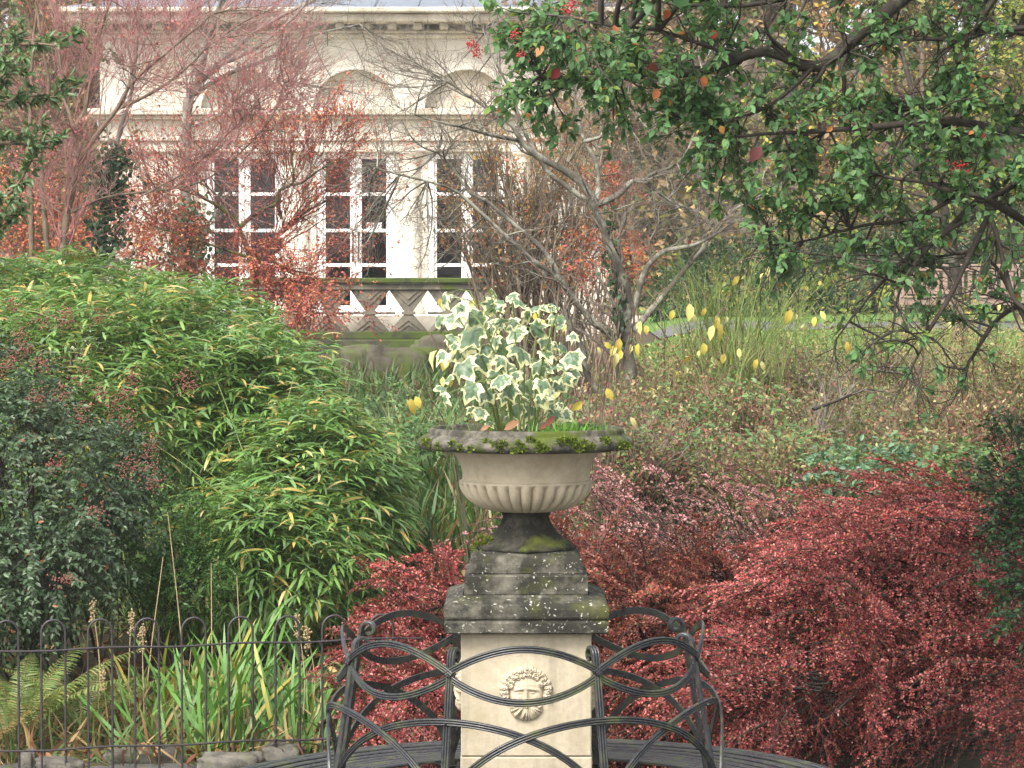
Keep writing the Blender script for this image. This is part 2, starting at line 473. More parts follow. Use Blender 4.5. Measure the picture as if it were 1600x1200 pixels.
# glass: clear with a mirror film that strengthens at grazing angles
m, n, b, o = new_mat('window_glass')
n.nodes.remove(b)
tr = n.nodes.new('ShaderNodeBsdfTransparent'); tr.inputs[0].default_value = (.8, .82, .82, 1)
gl = n.nodes.new('ShaderNodeBsdfGlossy'); gl.inputs['Roughness'].default_value = .03
fr = n.nodes.new('ShaderNodeFresnel'); fr.inputs[0].default_value = 1.52
mu = n.nodes.new('ShaderNodeMath'); mu.operation = 'MULTIPLY'; mu.inputs[1].default_value = 1.0; mu.use_clamp = True
n.links.new(fr.outputs[0], mu.inputs[0])
ms = n.nodes.new('ShaderNodeMixShader'); n.links.new(mu.outputs[0], ms.inputs[0]); n.links.new(tr.outputs[0], ms.inputs[1]); n.links.new(gl.outputs[0], ms.inputs[2])
n.links.new(ms.outputs[0], o.inputs[0])

def bark(name, col, lichen=None, amt=.5, scale=14, rough=.85):
    m, n, b, o = new_mat(name)
    f = noise(n, scale, 8, .7); f2 = noise(n, scale * .4, 6, .65)
    c = ramp(n, f, [(.3, [v * .55 for v in col]), (.7, [v * 1.25 for v in col])])
    if lichen: c = mix(n, c, lichen, ramp(n, f2, [(.62 - .25 * amt, 0), (.72 - .25 * amt, 1)]))
    n.links.new(c, b.inputs['Base Color']); b.inputs['Roughness'].default_value = rough
    bump(n, b, f, .6, .01)
bark('bark_lichen', (.12, .105, .08), (.29, .28, .22), .55)
bark('bark_grey', (.2, .18, .15), (.26, .25, .21), .5)
bark('bark_dark', (.045, .035, .025), (.1, .095, .07), .25)
bark('bark_moss', (.06, .045, .03), (.1, .12, .025), .6, 9)
bark('bark_brown', (.16, .115, .075), (.2, .17, .12), .3)
bark('twig_grey', (.2, .165, .13), (.27, .25, .2), .4, 8)
bark('twig_pink', (.36, .17, .155), (.3, .16, .13), .4, 5, .6)
bark('twig_red', (.19, .06, .045), (.26, .11, .09), .3, 6)
bark('twig_brown', (.2, .13, .09), (.3, .22, .15), .4, 7)
bark('twig_dark', (.05, .04, .03), None, 0, 9)
bark('stem_green', (.15, .21, .045), (.25, .28, .08), .4, 7, .55)
bark('straw', (.4, .3, .16), (.28, .19, .1), .3, 6)
leaf_mat('leaf_soft'); leaf_mat('leaf_canopy', .5, .42, .3); leaf_mat('leaf_gloss', .36, .25, .42); leaf_mat('leaf_dull', .65, .25, .3); leaf_mat('leaf_dry', .7, .2, .2)
leaf_mat('grass_blade', .45, .3, .4)
plain('berry', (.45, .03, .035), .25, .25, 30, 0)
plain('rust_flower', (.22, .075, .055), .8, .3, 20, 0)
plain('moss', (.1, .15, .018), .95, .35, 40, .8, .01)

# ------------------------------------------------------------------ ground
def grid_sheet(name, xs, ys, mat, dz=0.0, zf=G, kind='structure', edge=None):
    X, Y = np.meshgrid(xs, ys); Z = zf(X, Y) + dz
    if edge is None: Z = Z + .03 * np.sin(X * 1.7 + .4 * Y) * np.sin(Y * 1.3) * (Y > 14) * (Y < 40)
    V = np.stack([X, Y, Z], -1).reshape(-1, 3); nx = len(xs); ny = len(ys)
    i = (np.arange(ny - 1)[:, None] * nx + np.arange(nx - 1)).ravel()
    o = link(name, raw_mesh(name, V, np.stack([i, i + 1, i + nx + 1, i + nx], 1), mat, smooth=True))
    return props(o, kind=kind)
xs = np.concatenate([[-700, -200, -60, -30, -20], np.arange(-14, 14.1, .25), [20, 30, 60, 200, 700]])
ys = np.concatenate([[-60, -20, -5, 0, 5, 8, 10], np.arange(12, 50, .25), np.arange(50, 92, 2.5), [120, 200, 400, 900]])
grid_sheet('ground', xs, ys, 'soil')
grid_sheet('paving', np.linspace(-6, 6, 40), np.linspace(-4, 13.4, 40), 'paving', .006, lambda x, y: 0 * x, edge=1)
grid_sheet('lawn', np.arange(1.6, 14.1, .25), np.arange(23, 37.3, .25), 'lawn_grass', .03)
grid_sheet('path', np.arange(2.0, 14.1, .25), np.arange(37.25, 39.3, .25), 'tarmac', .045)
grid_sheet('lawn', np.arange(2.0, 14.1, .25), np.arange(39.25, 46, .25), 'lawn_grass', .03)

# grass blades standing on the lawn
N = 16000
gx = rng.uniform(1.7, 9, N); gy = rng.uniform(23, 37, N)
pos = np.stack([gx, gy, G(gx, gy) + .02], 1)
k, cc = pal([(.1, .2, .03), (.14, .25, .05), (.2, .26, .07), (.3, .24, .1)], [4, 4, 2, 1], N)
d = unit(np.stack([rng.normal(0, .35, N), rng.normal(0, .35, N), np.ones(N)], 1))
joined_leaves('lawn_grass_blades', T_blade(.1, .3, 2), place(pos, d, rng.normal(size=(N, 3)), rng.uniform(.06, .14, N)), cc, 'grass_blade', None)
props(bpy.data.objects['lawn_grass_blades'], 'short green lawn grass with pale leaf litter behind the shrubs', 'grass', kind='stuff')
# scattered leaf litter on the lawn and beds
def litter(name, n, xr, yr, size, label, dz=.03):
    x = rng.uniform(*xr, n); y = rng.uniform(*yr, n)
    pos = np.stack([x, y, G(x, y) + dz + rng.uniform(0, .03, n)], 1)
    d = unit(np.stack([rng.normal(size=n), rng.normal(size=n), rng.normal(0, .25, n)], 1))
    _, cc = pal([(.42, .3, .15), (.3, .14, .06), (.5, .4, .2), (.2, .09, .04)], [3, 3, 2, 2], n)
    o = joined_leaves(name, T_oval(.6, .12, -.25), place(pos, d, np.tile([0, 0, 1.], (n, 1)) + rng.normal(0, .35, (n, 3)), rng.uniform(*size, n)), cc, 'leaf_dry', None)
    props(o, label, 'leaves', kind='stuff')
litter('lawn_leaf_litter', 1500, (1.7, 9), (23, 37), (.05, .1), 'pale fallen leaves strewn over the lawn')
litter('bed_leaf_litter', 5200, (-3.2, 5.5), (14, 26), (.04, .09), 'brown leaf litter lying under the shrubs')

# ------------------------------------------------------------------ the loggia building
BD = 49.0; BS = BD / F
bx = lambda px: (px - 800) * BS
bz = lambda py: P(800, py, BD)[2]
FLOOR = 2.0
bay = [382, 556, 730]
build = thing('loggia_building', 'cream stone garden building with arched niches and white glazed doors', 'building', (bx(556), BD + 3, FLOOR))
xl, xr = bx(158), bx(954)
ztop = bz(60); zs = bz(176)                       # wall top, spring of the arches
def box(name, mat, par, *a, **k):
    q = MB(); q.box(*a, **k); return q.build(name, mat, par)
# upper wall with three real arched recesses
AR = .78
q = MB(); nseg = 28
edges = [xl] + [e for c in bay for e in (bx(c) - AR, bx(c) + AR)] + [xr]
for i in range(0, len(edges), 2): q.box(edges[i], edges[i + 1], BD, BD + .3, zs, ztop)
for c in bay:
    a = np.linspace(math.pi, 0, nseg); X = bx(c) + AR * np.cos(a); Z = zs + AR * np.sin(a)
    V = []; f = []
    for x, z in zip(X, Z): V += [(x, BD, z), (x, BD, ztop), (x, BD + .2, z)]
    for i in range(nseg - 1):
        p = 3 * i; f += [(p, p + 3, p + 4, p + 1), (p + 2, p + 5, p + 3, p)]
    q.add(V, f)
q.box(xl, xr, BD + .18, BD + .3, zs - .02, ztop)
wall = q.build('upper_wall', 'building_stone', build)
for c in bay:
    q = MB(); a = np.linspace(math.pi, 0, 33); r = AR + .09
    pts = np.stack([bx(c) + r * np.cos(a), np.full(33, BD), zs + r * np.sin(a)], 1)
    q.sweep(pts, np.tile([0, -1., 0], (33, 1)), [(-.09, -.02), (-.09, .03), (-.03, .03), (-.02, .055), (.06, .055), (.09, .08), (.11, .08), (.11, -.02)])
    q.build('arch_moulding', 'building_stone', build)
# string course and entablature above the doors
for nm, y0, y1, pr, mt in (('string_course', 171, 181, .3, 'building_band'), ('string_course', 181, 187, .18, 'building_band'),
                           ('frieze', 187, 214, .05, 'building_stone'), ('architrave', 214, 221, .15, 'building_stone'), ('architrave', 221, 238, .09, 'building_stone')):
    box(nm, mt, build, xl - pr * .6, xr + pr * .6, BD - pr, BD + .28 - pr * .1, bz(y1), bz(y0), bev=.015)
# cornice
for nm, y0, y1, pr, mt in (('cornice', 18, 26, .8, 'building_band'), ('cornice', 26, 39, .66, 'building_band'), ('cornice', 48, 53, .2, 'building_band'), ('cornice', 53, 60, .1, 'building_stone')):
    box(nm, mt, build, xl - pr * .75, xr + pr * .75, BD - pr, BD + .29 - pr * .1, bz(y1), bz(y0), bev=.02)
box('cornice', 'building_band', build, xl, xr, BD - .05, BD + .27, bz(49), bz(38))
x = xl + .1
while x < xr:
    box('modillion', 'building_band', build, x, x + .15, BD - .5, BD - .05, bz(48), bz(39.2), bev=.01); x += .457
# slate roof
q = MB(); z0 = bz(18); V = [(xl - .6, BD - .78, z0), (xr + .6, BD - .78, z0), (xr + .6, BD + 7, z0), (xl - .6, BD + 7, z0), (xl + 1.6, BD + 3, z0 + .75), (xr - 1.6, BD + 3, z0 + .75)]
q.add(V, [(0, 1, 5, 4), (2, 3, 4, 5), (3, 2, 1, 0)], [(1, 2, 5), (3, 0, 4)])
roof = q.build('roof', 'slate', build)
for i in range(40):
    xx = xl - .4 + (xr - xl + .8) * i / 39.
    if xx > xl + 1.4 and xx < xr - 1.4:
        qq = MB(); qq.tube([(xx, BD - .74, z0 + .02), (xx, BD + 2.9, z0 + .74)], .012, 4); 
        if i % 3 == 0: qq.build('roof_seam', 'slate', roof)
# lower walls, piers and engaged columns
zl = bz(238)
dw = .585
spans = [xl] + [e for c in bay for e in (bx(c) - dw - .12, bx(c) + dw + .12)] + [xr]
for i in range(0, len(spans), 2):
    box('pier', 'building_stone', build, spans[i], spans[i + 1], BD + .02, BD + .25, FLOOR, zl)
for px in (295, 469, 643, 817):
    q = MB(); r = .17
    q.lathe([(r * 1.35, FLOOR), (r * 1.35, FLOOR + .08), (r * 1.2, FLOOR + .1), (r * 1.25, FLOOR + .14), (r * 1.05, FLOOR + .18), (r, FLOOR + .2), (r, FLOOR + 1.4), (r * .88, zl - .2), (r * .9, zl - .19), (r * 1.02, zl - .17), (r * .9, zl - .15), (r * 1.2, zl - .06), (r * 1.3, zl - .05), (r * 1.3, zl)], bx(px), BD + .02, 24)
    q.build('engaged_column', 'building_stone', build, smooth=True)
box('side_wall', 'building_stone', build, xl + .002, xl + .25, BD + .25, BD + 6, FLOOR, ztop)
box('side_wall', 'building_stone', build, xr - .25, xr - .002, BD + .25, BD + 6, FLOOR, ztop)
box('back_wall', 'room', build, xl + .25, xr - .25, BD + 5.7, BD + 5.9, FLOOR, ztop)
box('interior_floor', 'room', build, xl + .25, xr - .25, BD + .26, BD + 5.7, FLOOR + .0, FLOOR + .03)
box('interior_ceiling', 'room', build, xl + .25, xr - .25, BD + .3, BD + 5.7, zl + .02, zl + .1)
for c in bay:
    cx = bx(c)
    d = thing('french_door', None, None, (0, 0, 0)); d.parent = build
    base = np.array((cx, BD + .1, FLOOR + .03)); d.location = [float(v) for v in base - np.array(build.location)]
    y0, y1 = BD + .1, BD + .15
    zb, zt = FLOOR + .03, zl
    for s in (-1, 1):
        box('door_frame', 'door_paint', d, cx + min(s * dw, s * (dw + .12)), cx + max(s * dw, s * (dw + .12)), BD + .06, BD + .2, zb, zt, bev=.008)
    rails = [zb + .12, bz(414), bz(360), bz(303), zt - .06]
    for s in (-1, 1):
        lo, hi = (-dw, -.004) if s < 0 else (.004, dw)
        so, si = .004, .1                       # outer stile is thin, meeting stile wide
        a0, a1 = (lo + .045, hi - .1) if s < 0 else (lo + .1, hi - .045)
        box('stile', 'door_paint', d, cx + lo, cx + a0, y0, y1, zb, zt, bev=.006)
        box('stile', 'door_paint', d, cx + a1, cx + hi, y0, y1, zb, zt, bev=.006)
        for i, z in enumerate(rails):
            h = .12 if i == 0 else .03 if i < 4 else .05
            box('glazing_bar', 'door_paint', d, cx + a0, cx + a1, y0 + .004, y1 - .004, z - h, z + (h if i else 0.0), bev=.005)
            if i < 4:
                zz0 = z + (0 if i == 0 else h); zz1 = rails[i + 1] - (.03 if i < 3 else .05)
                box('pane', 'window_glass', d, cx + a0, cx + a1, y0 + .022, y0 + .026, zz0, zz1)
        hx = cx + s * .05
        q = MB(); q.tube([(hx, y0 - .05, bz(408)), (hx, y0 - .05, bz(364))], .014, 8)
        for zz in (bz(406), bz(366)): q.tube([(hx, y0 - .05, zz), (hx, y0, zz)], .022, 8)
        q.lathe([(.001, bz(409)), (.024, bz(408)), (.024, bz(405)), (.001, bz(404))], hx, y0 - .05, 8)
        q.lathe([(.001, bz(367)), (.024, bz(366)), (.024, bz(363)), (.001, bz(362))], hx, y0 - .05, 8)
        q.build('door_handle', 'brass', d, smooth=True)
# OPEN card inside the glass
sg = thing('open_sign', 'small white OPEN card in the glazed door pane', 'sign', (bx(585), BD + .117, bz(359)))
box('card', 'card', sg, bx(573), bx(597), BD + .108, BD + .114, bz(359), bz(347.5))
cu = bpy.data.curves.new('lettering', 'FONT'); cu.body = 'OPEN'; cu.size = .105; cu.align_x = 'CENTER'; cu.extrude = .0015; cu.space_character = 1.05
to = bpy.data.objects.new('lettering', cu); COL.objects.link(to)
dg = bpy.context.evaluated_depsgraph_get(); me = bpy.data.meshes.new_from_object(to.evaluated_get(dg)); bpy.data.objects.remove(to)
me.materials.clear(); me.materials.append(MATS['ink'])
lo = link('lettering', me, sg); lo.rotation_euler = (math.pi / 2, 0, 0); lo.location = (0, -.012, .03)

# terrace, steps and balustrade in front of it
def struct_box(name, mat, *a):
    o = box(name, mat, None, *a); return props(o, kind='structure')
struct_box('terrace', 'building_band', xl - 1.5, xr + 1.0, 43.9, BD + 6, 1.0, FLOOR)
BAL = 43.0; bs = BAL / F
ax = lambda px: (px - 800) * bs
az = lambda py: P(800, py, BAL)[2]
bal = thing('balustrade', 'mossy stone balustrade pierced with diamond openings below the glazed doors', 'balustrade', (ax(600), BAL + .1, az(556)))
A0, A1 = 380, 800
q = MB(); q.box(ax(A0), ax(A1), BAL - .06, BAL + .3, az(443), az(434), bev=.02); q.build('handrail', 'mossy_wall', bal)
q = MB(); q.box(ax(A0), ax(A1), BAL + .0, BAL + .24, az(453), az(443.2), bev=.01); q.build('handrail_moulding', 'balustrade_stone', bal)
q = MB(); q.box(ax(A0), ax(A1), BAL + .0, BAL + .24, az(530), az(518), bev=.01); q.build('base_rail', 'mossy_wall', bal)
q = MB(); q.box(ax(A0), ax(A1), BAL - .12, BAL + .36, 1.2, az(530.2), bev=.02); q.build('plinth_wall', 'mossy_wall', bal)
px = A0 + 16
zt, zm, zb_ = az(453), az(489), az(518)
while px < A1:
    c = ax(px); hw = ax(801) * 30.4; nw = ax(801) * 6.5
    q = MB(); V = []; 
    for y in (BAL + .05, BAL + .19):
        V += [(c - hw, y, zt), (c + hw, y, zt), (c + nw, y, zm + .02), (c - nw, y, zm + .02), (c + nw, y, zm - .02), (c - nw, y, zm - .02), (c + hw, y, zb_), (c - hw, y, zb_)]
    q.add(V, [(0, 3, 2, 1), (3, 5, 4, 2), (5, 7, 6, 4), (8, 9, 10, 11), (11, 10, 12, 13), (13, 12, 14, 15), (1, 2, 10, 9), (2, 4, 12, 10), (4, 6, 14, 12), (0, 8, 11, 3), (3, 11, 13, 5), (5, 13, 15, 7), (0, 1, 9, 8), (6, 7, 15, 14)])
    bo = q.build('baluster', 'balustrade_stone', bal)
    q = MB()                                                    # chevron ridges and waist band
    for k in (.45, .75):
        q.sweep([(c - hw * k, BAL + .05, zt - .01), (c, BAL + .05, zt - (zt - zm) * k * .85), (c + hw * k, BAL + .05, zt - .01)], np.tile([0, -1., 0], (3, 1)), [(-.012, -.01), (-.012, .02), (.012, .02), (.012, -.01)])
        q.sweep([(c - hw * k, BAL + .05, zb_ + .01), (c, BAL + .05, zb_ + (zm - zb_) * k * .85), (c + hw * k, BAL + .05, zb_ + .01)], np.tile([0, -1., 0], (3, 1)), [(-.012, -.01), (-.012, .02), (.012, .02), (.012, -.01)])
    q.box(c - nw * 1.6, c + nw * 1.6, BAL + .03, BAL + .21, zm - .022, zm + .022)
    q.build('carving', 'balustrade_stone', bo)
    px += 60.5
# ------------------------------------------------------------------ pedestal, urn
CX, CY = .052, 10.25
z0 = lambda y, d=10.0: P(800, y, d)[2]
ped = thing('stone_pedestal', 'square cream stone pedestal with weathered moulded cap and carved bearded masks', 'pedestal', (CX, CY, 0))
hs_ = .2385
def pbox(name, mat, h, a, b_, bev=.006): return box(name, mat, ped, CX - h, CX + h, CY - h, CY + h, a, b_, bev=bev)
pbox('base_block', 'weathered_stone', .30, 0.0, .16, .012)
pbox('shaft', 'shaft_stone', hs_ + .002, .16, .604, .004)
pbox('shaft', 'shaft_stone', hs_, .607, 1.06, .004)
def sqprof(name, mat, prof):
    """square moulding: profile of (half width, height)"""
    q = MB(); V = []; n_ = 9
    for h, z in prof:
        t = np.linspace(-1, 1, n_)[:-1]; ring = []
        for s, ex in ((0, None), (1, None), (2, None), (3, None)):
            for u in t:
                x, y = [(u, -1), (1, u), (-u, 1), (-1, -u)][s]
                jit = 1 + .006 * math.sin(x * 9 + z * 80) * math.cos(y * 11 + z * 60)
                ring.append((CX + h * x * jit, CY + h * y * jit, z))
        V.append(ring)
    m_ = len(V[0]); V = np.array(V).reshape(-1, 3); f = []
    for i in range(len(prof) - 1):
        for j in range(m_): f.append((i * m_ + j, i * m_ + (j + 1) % m_, (i + 1) * m_ + (j + 1) % m_, (i + 1) * m_ + j))
    q.add(V, f)
    for i in (0, len(prof) - 1):
        h, z = prof[i]; q.box(CX - h * .985, CX + h * .985, CY - h * .985, CY + h * .985, z - .003 + .002 * (i == 0), z + .0005)
    return q.build(name, mat, ped)
sqprof('cap', 'weathered_stone', [(.24, 1.058), (.288, 1.060), (.297, 1.066), (.299, 1.1), (.297, 1.106), (.2915, 1.108), (.2915, 1.114), (.2985, 1.117), (.301, 1.124), (.301, 1.15), (.297, 1.163), (.287, 1.173), (.266, 1.182), (.243, 1.189), (.231, 1.196)])
sqprof('cap_block', 'weathered_stone', [(.222, 1.194), (.2255, 1.20), (.226, 1.262), (.221, 1.268), (.21, 1.27)])
sqprof('urn_plinth', 'weathered_stone', [(.204, 1.269), (.208, 1.274), (.208, 1.305), (.203, 1.322), (.193, 1.336), (.178, 1.345), (.15, 1.347)])

# bearded mask, a carved relief
def mask_mesh():
    nu, nv = 130, 150; W, Hh = .2, .225
    u = np.linspace(-W / 2, W / 2, nu); v = np.linspace(-Hh / 2, Hh / 2, nv); U, Vv = np.meshgrid(u, v)
    A = np.abs(U)
    Z = np.full(U.shape, -.004)
    def add(cx, cy, rx, ry, h, pw=1.0):
        nonlocal Z
        q_ = 1 - ((U - cx) / rx) ** 2 - ((Vv - cy) / ry) ** 2
        Z = np.maximum(Z, np.where(q_ > 0, h * np.power(np.clip(q_, 0, 1), .5 * pw), -.004))
    def plus(cx, cy, rx, ry, h, rot=0, sym=False):
        nonlocal Z
        for s in ((1, -1) if sym else (1,)):
            x = U - s * cx; y = Vv - cy; c_, s_ = math.cos(s * rot), math.sin(s * rot)
            xr_, yr_ = x * c_ + y * s_, -x * s_ + y * c_
            Z = Z + h * np.exp(-(xr_ / rx) ** 2 - (yr_ / ry) ** 2)
    add(0, .002, .06, .085, .026)                    # face
    add(0, -.05, .06, .046, .024)                    # beard mass
    # brow, eyes, cheeks, nose
    plus(.024, .021, .02, .0055, .008, -.2, True)
    plus(.024, .009, .016, .008, -.008, 0, True)
    plus(.024, .0085, .0095, .0046, .0085, 0, True)
    plus(.033, -.012, .015, .012, .005, 0, True)
    plus(0, .002, .0062, .02, .011); plus(0, -.012, .0085, .008, .01); plus(.009, -.0155, .005, .005, .006, 0, True)
    plus(0, .036, .035, .008, .003)
    # moustache sweeping out and down, curled at the ends
    plus(.014, -.0265, .016, .006, .012, -.3, True); plus(.035, -.035, .015, .0065, .012, -.7, True); plus(.052, -.043, .009, .0065, .011, .5, True)
    plus(0, -.036, .012, .0032, -.009); plus(0, -.0425, .011, .0042, .008)
    # wavy beard locks
    for i, t in enumerate(np.linspace(-1, 1, 9)):
        a = t * 1.05 + .1 * math.sin(i * 2.3); cx = .048 * math.sin(a); cy = -.033 - .042 * math.cos(a)
        plus(cx, cy, .0055, .019, .0085, a + .15 * math.sin(i * 1.7))
        plus(cx + .0055 * math.cos(a), cy - .005, .0022, .02, -.008, a)
    # tight curls of hair, in overlapping rows, full above the forehead and down to the ears
    rc = np.random.default_rng(3)
    for rx_, ry_, n_, lim in ((.063, .058, 11, 1.15), (.075, .07, 17, 1.85), (.083, .081, 19, 1.8)):
        for t in np.linspace(-lim, lim, n_):
            cx = rx_ * math.sin(t) + rc.normal(0, .0015); cy = .013 + ry_ * math.cos(t) + rc.normal(0, .002); sz = rc.uniform(.0095, .0135)
            rr = np.sqrt((U - cx) ** 2 + (Vv - cy) ** 2) / sz; th = np.arctan2(Vv - cy, U - cx)
            bumpy = np.where(rr < 1, .023 * np.sqrt(np.clip(1 - rr ** 2, 0, 1)) + .006 * np.cos(rr * 8 - th + rc.uniform(0, 6)) * (1 - rr), -.004)
            Z = np.maximum(Z, bumpy + .003)
    Vx = np.stack([U, -Z * .8, Vv], -1).reshape(-1, 3)
    i = (np.arange(nv - 1)[:, None] * nu + np.arange(nu - 1)).ravel()
    Fq = np.stack([i, i + 1, i + nu + 1, i + nu], 1)
    zz = Z.reshape(-1)[Fq].max(1); Fq = Fq[zz > .0004]
    used = np.unique(Fq); mp = np.full(len(Vx), -1); mp[used] = np.arange(len(used))
    return raw_mesh('mask', Vx[used], mp[Fq], 'shaft_stone', smooth=True)
mm = mask_mesh()
for k in range(4):
    a = k * math.pi / 2
    o = link('carved_mask', mm, ped); o.rotation_euler = (0, 0, a)
    o.location = (math.sin(a) * hs_, -math.cos(a) * hs_, z0(1086, 10.0))

urn = thing('garden_urn', 'large cream stone urn with fluted bowl and mossy grey rim', 'urn', (CX, CY, 1.345))
def lumps(amp):
    def f_(i, r, z, a): return r * (1 + amp * (np.sin(a * 7 + z * 90) * .5 + np.sin(a * 13 + i) * .35 + np.sin(a * 29 + i * 2) * .3))
    return f_
q = MB(); q.lathe([(.02, 1.346), (.187, 1.3465), (.189, 1.356), (.181, 1.363), (.165, 1.372), (.14, 1.388), (.118, 1.408), (.1, 1.432), (.089, 1.455), (.085, 1.468), (.09, 1.474), (.093, 1.482), (.088, 1.488)], CX, CY, 64, lumps(.01)); q.build('foot', 'mossy_foot', urn, smooth=True)
NL = 32
def gad(i, r, z, a):
    t = np.clip((z - 1.486) / (1.6 - 1.486), 0, 1)
    lob = np.abs(np.cos(a * NL / 2)) ** .5; t = np.clip(t + .1 * (1 - lob), 0, 1)
    amp = .027 * np.interp(t, [0, .12, .4, .86, .97, 1.0], [.25, .7, 1, 1, .45, 0])
    return r - amp * (1 - lob) * 1.2
prof = []
for t in np.linspace(0, 1, 26):
    ang = t * math.pi / 2
    prof.append((.085 + .165 * math.sin(ang) ** .85, 1.486 + .112 * (1 - math.cos(ang)) ** .9))
prof += [(.249, 1.601), (.243, 1.6035), (.2385, 1.605)]
cav = [(.2365, 1.612), (.238, 1.63), (.242, 1.65), (.249, 1.67), (.26, 1.69), (.274, 1.708), (.29, 1.726)]
q = MB(); q.lathe(prof, CX, CY, NL * 12, gad); q.lathe(prof[-1:] + cav, CX, CY, 96)
q.build('bowl', 'cream_stone', urn, smooth=True)
q = MB(); q.lathe([(.28, 1.722), (.352, 1.7215), (.362, 1.7185), (.386, 1.7225), (.398, 1.731), (.4035, 1.743), (.401, 1.754), (.392, 1.763), (.377, 1.773), (.368, 1.776), (.3655, 1.781), (.364, 1.792), (.357, 1.799), (.347, 1.8), (.339, 1.794), (.333, 1.77), (.325, 1.745)], CX, CY, 160, lumps(.006))
rim = q.build('rim', 'rim_stone', urn, smooth=True)
q = MB(); q.lathe([(.0, 1.786), (.1, 1.786), (.2, 1.782), (.3, 1.775), (.334, 1.768)], CX, CY, 48, lumps(.02)); q.build('compost', 'soil', urn, smooth=True)
# moss cushions on the rim: clumps of short tufts
for a_deg, z_, r_, s_ in [(-62, 1.748, .4, 1.1), (-66, 1.752, .4, .9), (-42, 1.753, .397, .75), (-36, 1.742, .402, .6), (-30, 1.735, .4, .7), (-17, 1.757, .396, .45), (-14, 1.742, .4, .6), (-12, 1.757, .395, .7), (-4, 1.758, .396, .6), (-2, 1.742, .402, .9), (2, 1.768, .383, .9), (-6, 1.735, .4, .7), (6, 1.757, .395, .7), (7, 1.742, .402, .75), (10, 1.738, .402, .65), (18, 1.762, .392, .9), (21, 1.766, .387, 1.0), (24, 1.755, .397, .9), (28, 1.742, .402, 1.1), (31, 1.753, .398, 1.0), (25, 1.764, .39, .8), (45, 1.76, .395, .9), (48, 1.765, .39, .6), (-21, 1.764, .39, .5), (-52, 1.742, .402, .6), (58, 1.745, .4, .8), (64, 1.74, .402, 1.0), (36, 1.744, .402, .6)]:
    a = math.radians(a_deg); r = r_
    c = np.array((CX + r * math.sin(a), CY - r * math.cos(a), z_))
    nrm = unit(np.array((math.sin(a), -math.cos(a), .55)))
    n_ = int(90 * s_)
    uu = unit(rng.normal(size=(n_, 3)) + nrm * .8)
    pos = c + uu * np.array([1, .6, .75]) * .011 * s_ * 1.25
    _, cc = pal([(.11, .16, .015), (.17, .22, .02), (.06, .09, .012)], [3, 2, 2], n_)
    joined_leaves('moss_clump', T_small(.55, .1), place(pos, uu + rng.normal(0, .4, (n_, 3)), rng.normal(size=(n_, 3)), rng.uniform(.008, .016, n_)), cc, 'leaf_dull', rim, kind='stuff')
# moss on the shoulder of the foot
for a_deg, r, z_, s_ in [(-68, .19, 1.356, 1.2), (-75, .17, 1.375, 1.2), (-60, .16, 1.38, .8), (-80, .185, 1.35, .9)]:
    a = math.radians(a_deg); c = np.array((CX + r * math.sin(a), CY - r * math.cos(a), z_)); n_ = 90
    uu = unit(rng.normal(size=(n_, 3)) + [0, -.4, .6])
    _, cc = pal([(.11, .16, .015), (.15, .2, .02)], [1, 1], n_)
    joined_leaves('moss_clump', T_small(.5, .1), place(c + uu * .014 * s_, uu, rng.normal(size=(n_, 3)), rng.uniform(.008, .016, n_)), cc, 'leaf_dull', urn, kind='stuff')
# grass growing in the urn
N = 420
a = rng.uniform(0, 2 * math.pi, N); a[:280] = rng.normal(.75, .38, 280); r = rng.uniform(.16, .325, N)
pos = np.stack([CX + r * np.sin(a), CY - r * np.cos(a), np.full(N, 1.775)], 1)
_, cc = pal([(.1, .26, .03), (.14, .32, .04), (.2, .34, .06)], [3, 3, 2], N)
gt = thing('urn_grass', 'fresh green grass tufts growing inside the rim of the urn', 'grass', (CX, CY, 1.79)); 
joined_leaves('blades', T_blade(.06, .35, 3), place(pos, unit(rng.normal(0, .4, (N, 3)) + [0, -.05, 1]), rng.normal(size=(N, 3)), rng.uniform(.025, .065, N) * np.where(np.arange(N) < 280, 1.15, .8)), cc, 'grass_blade', gt)
# dead leaves lying in the urn
leafT = T_oval(.7, .28, -.6)
for i, (px, py, sx, col, lab) in enumerate([(757, 670, .034, (.3, .17, .1), 'pale brown curled leaf in the urn near its left side'), (798, 669, .055, (.27, .14, .08), 'large tan dead leaf in the middle of the urn'), (860, 663, .045, (.14, .045, .03), 'dark red dead leaf standing up in the urn'), (846, 669, .035, (.15, .05, .035), 'small dark red leaf fallen beside the urn grass')]):
    o = link('fallen_leaf', raw_mesh('fallen_leaf', leafT[0], leafT[1], 'leaf_dry', cols=np.tile(col, (len(leafT[0]), 1)), smooth=True))
    props(o, lab, 'leaf', 'dead leaves in the urn')
    p = P(px, py + 3, 10.02); p[2] = max(p[2], 1.79)
    o.matrix_basis = Matrix(place(p - np.array([sx * .45, 0, 0]), np.array([1, .2, .1 + .3 * (i == 2)]), np.array([.1, -.75, .65]), sx).tolist())

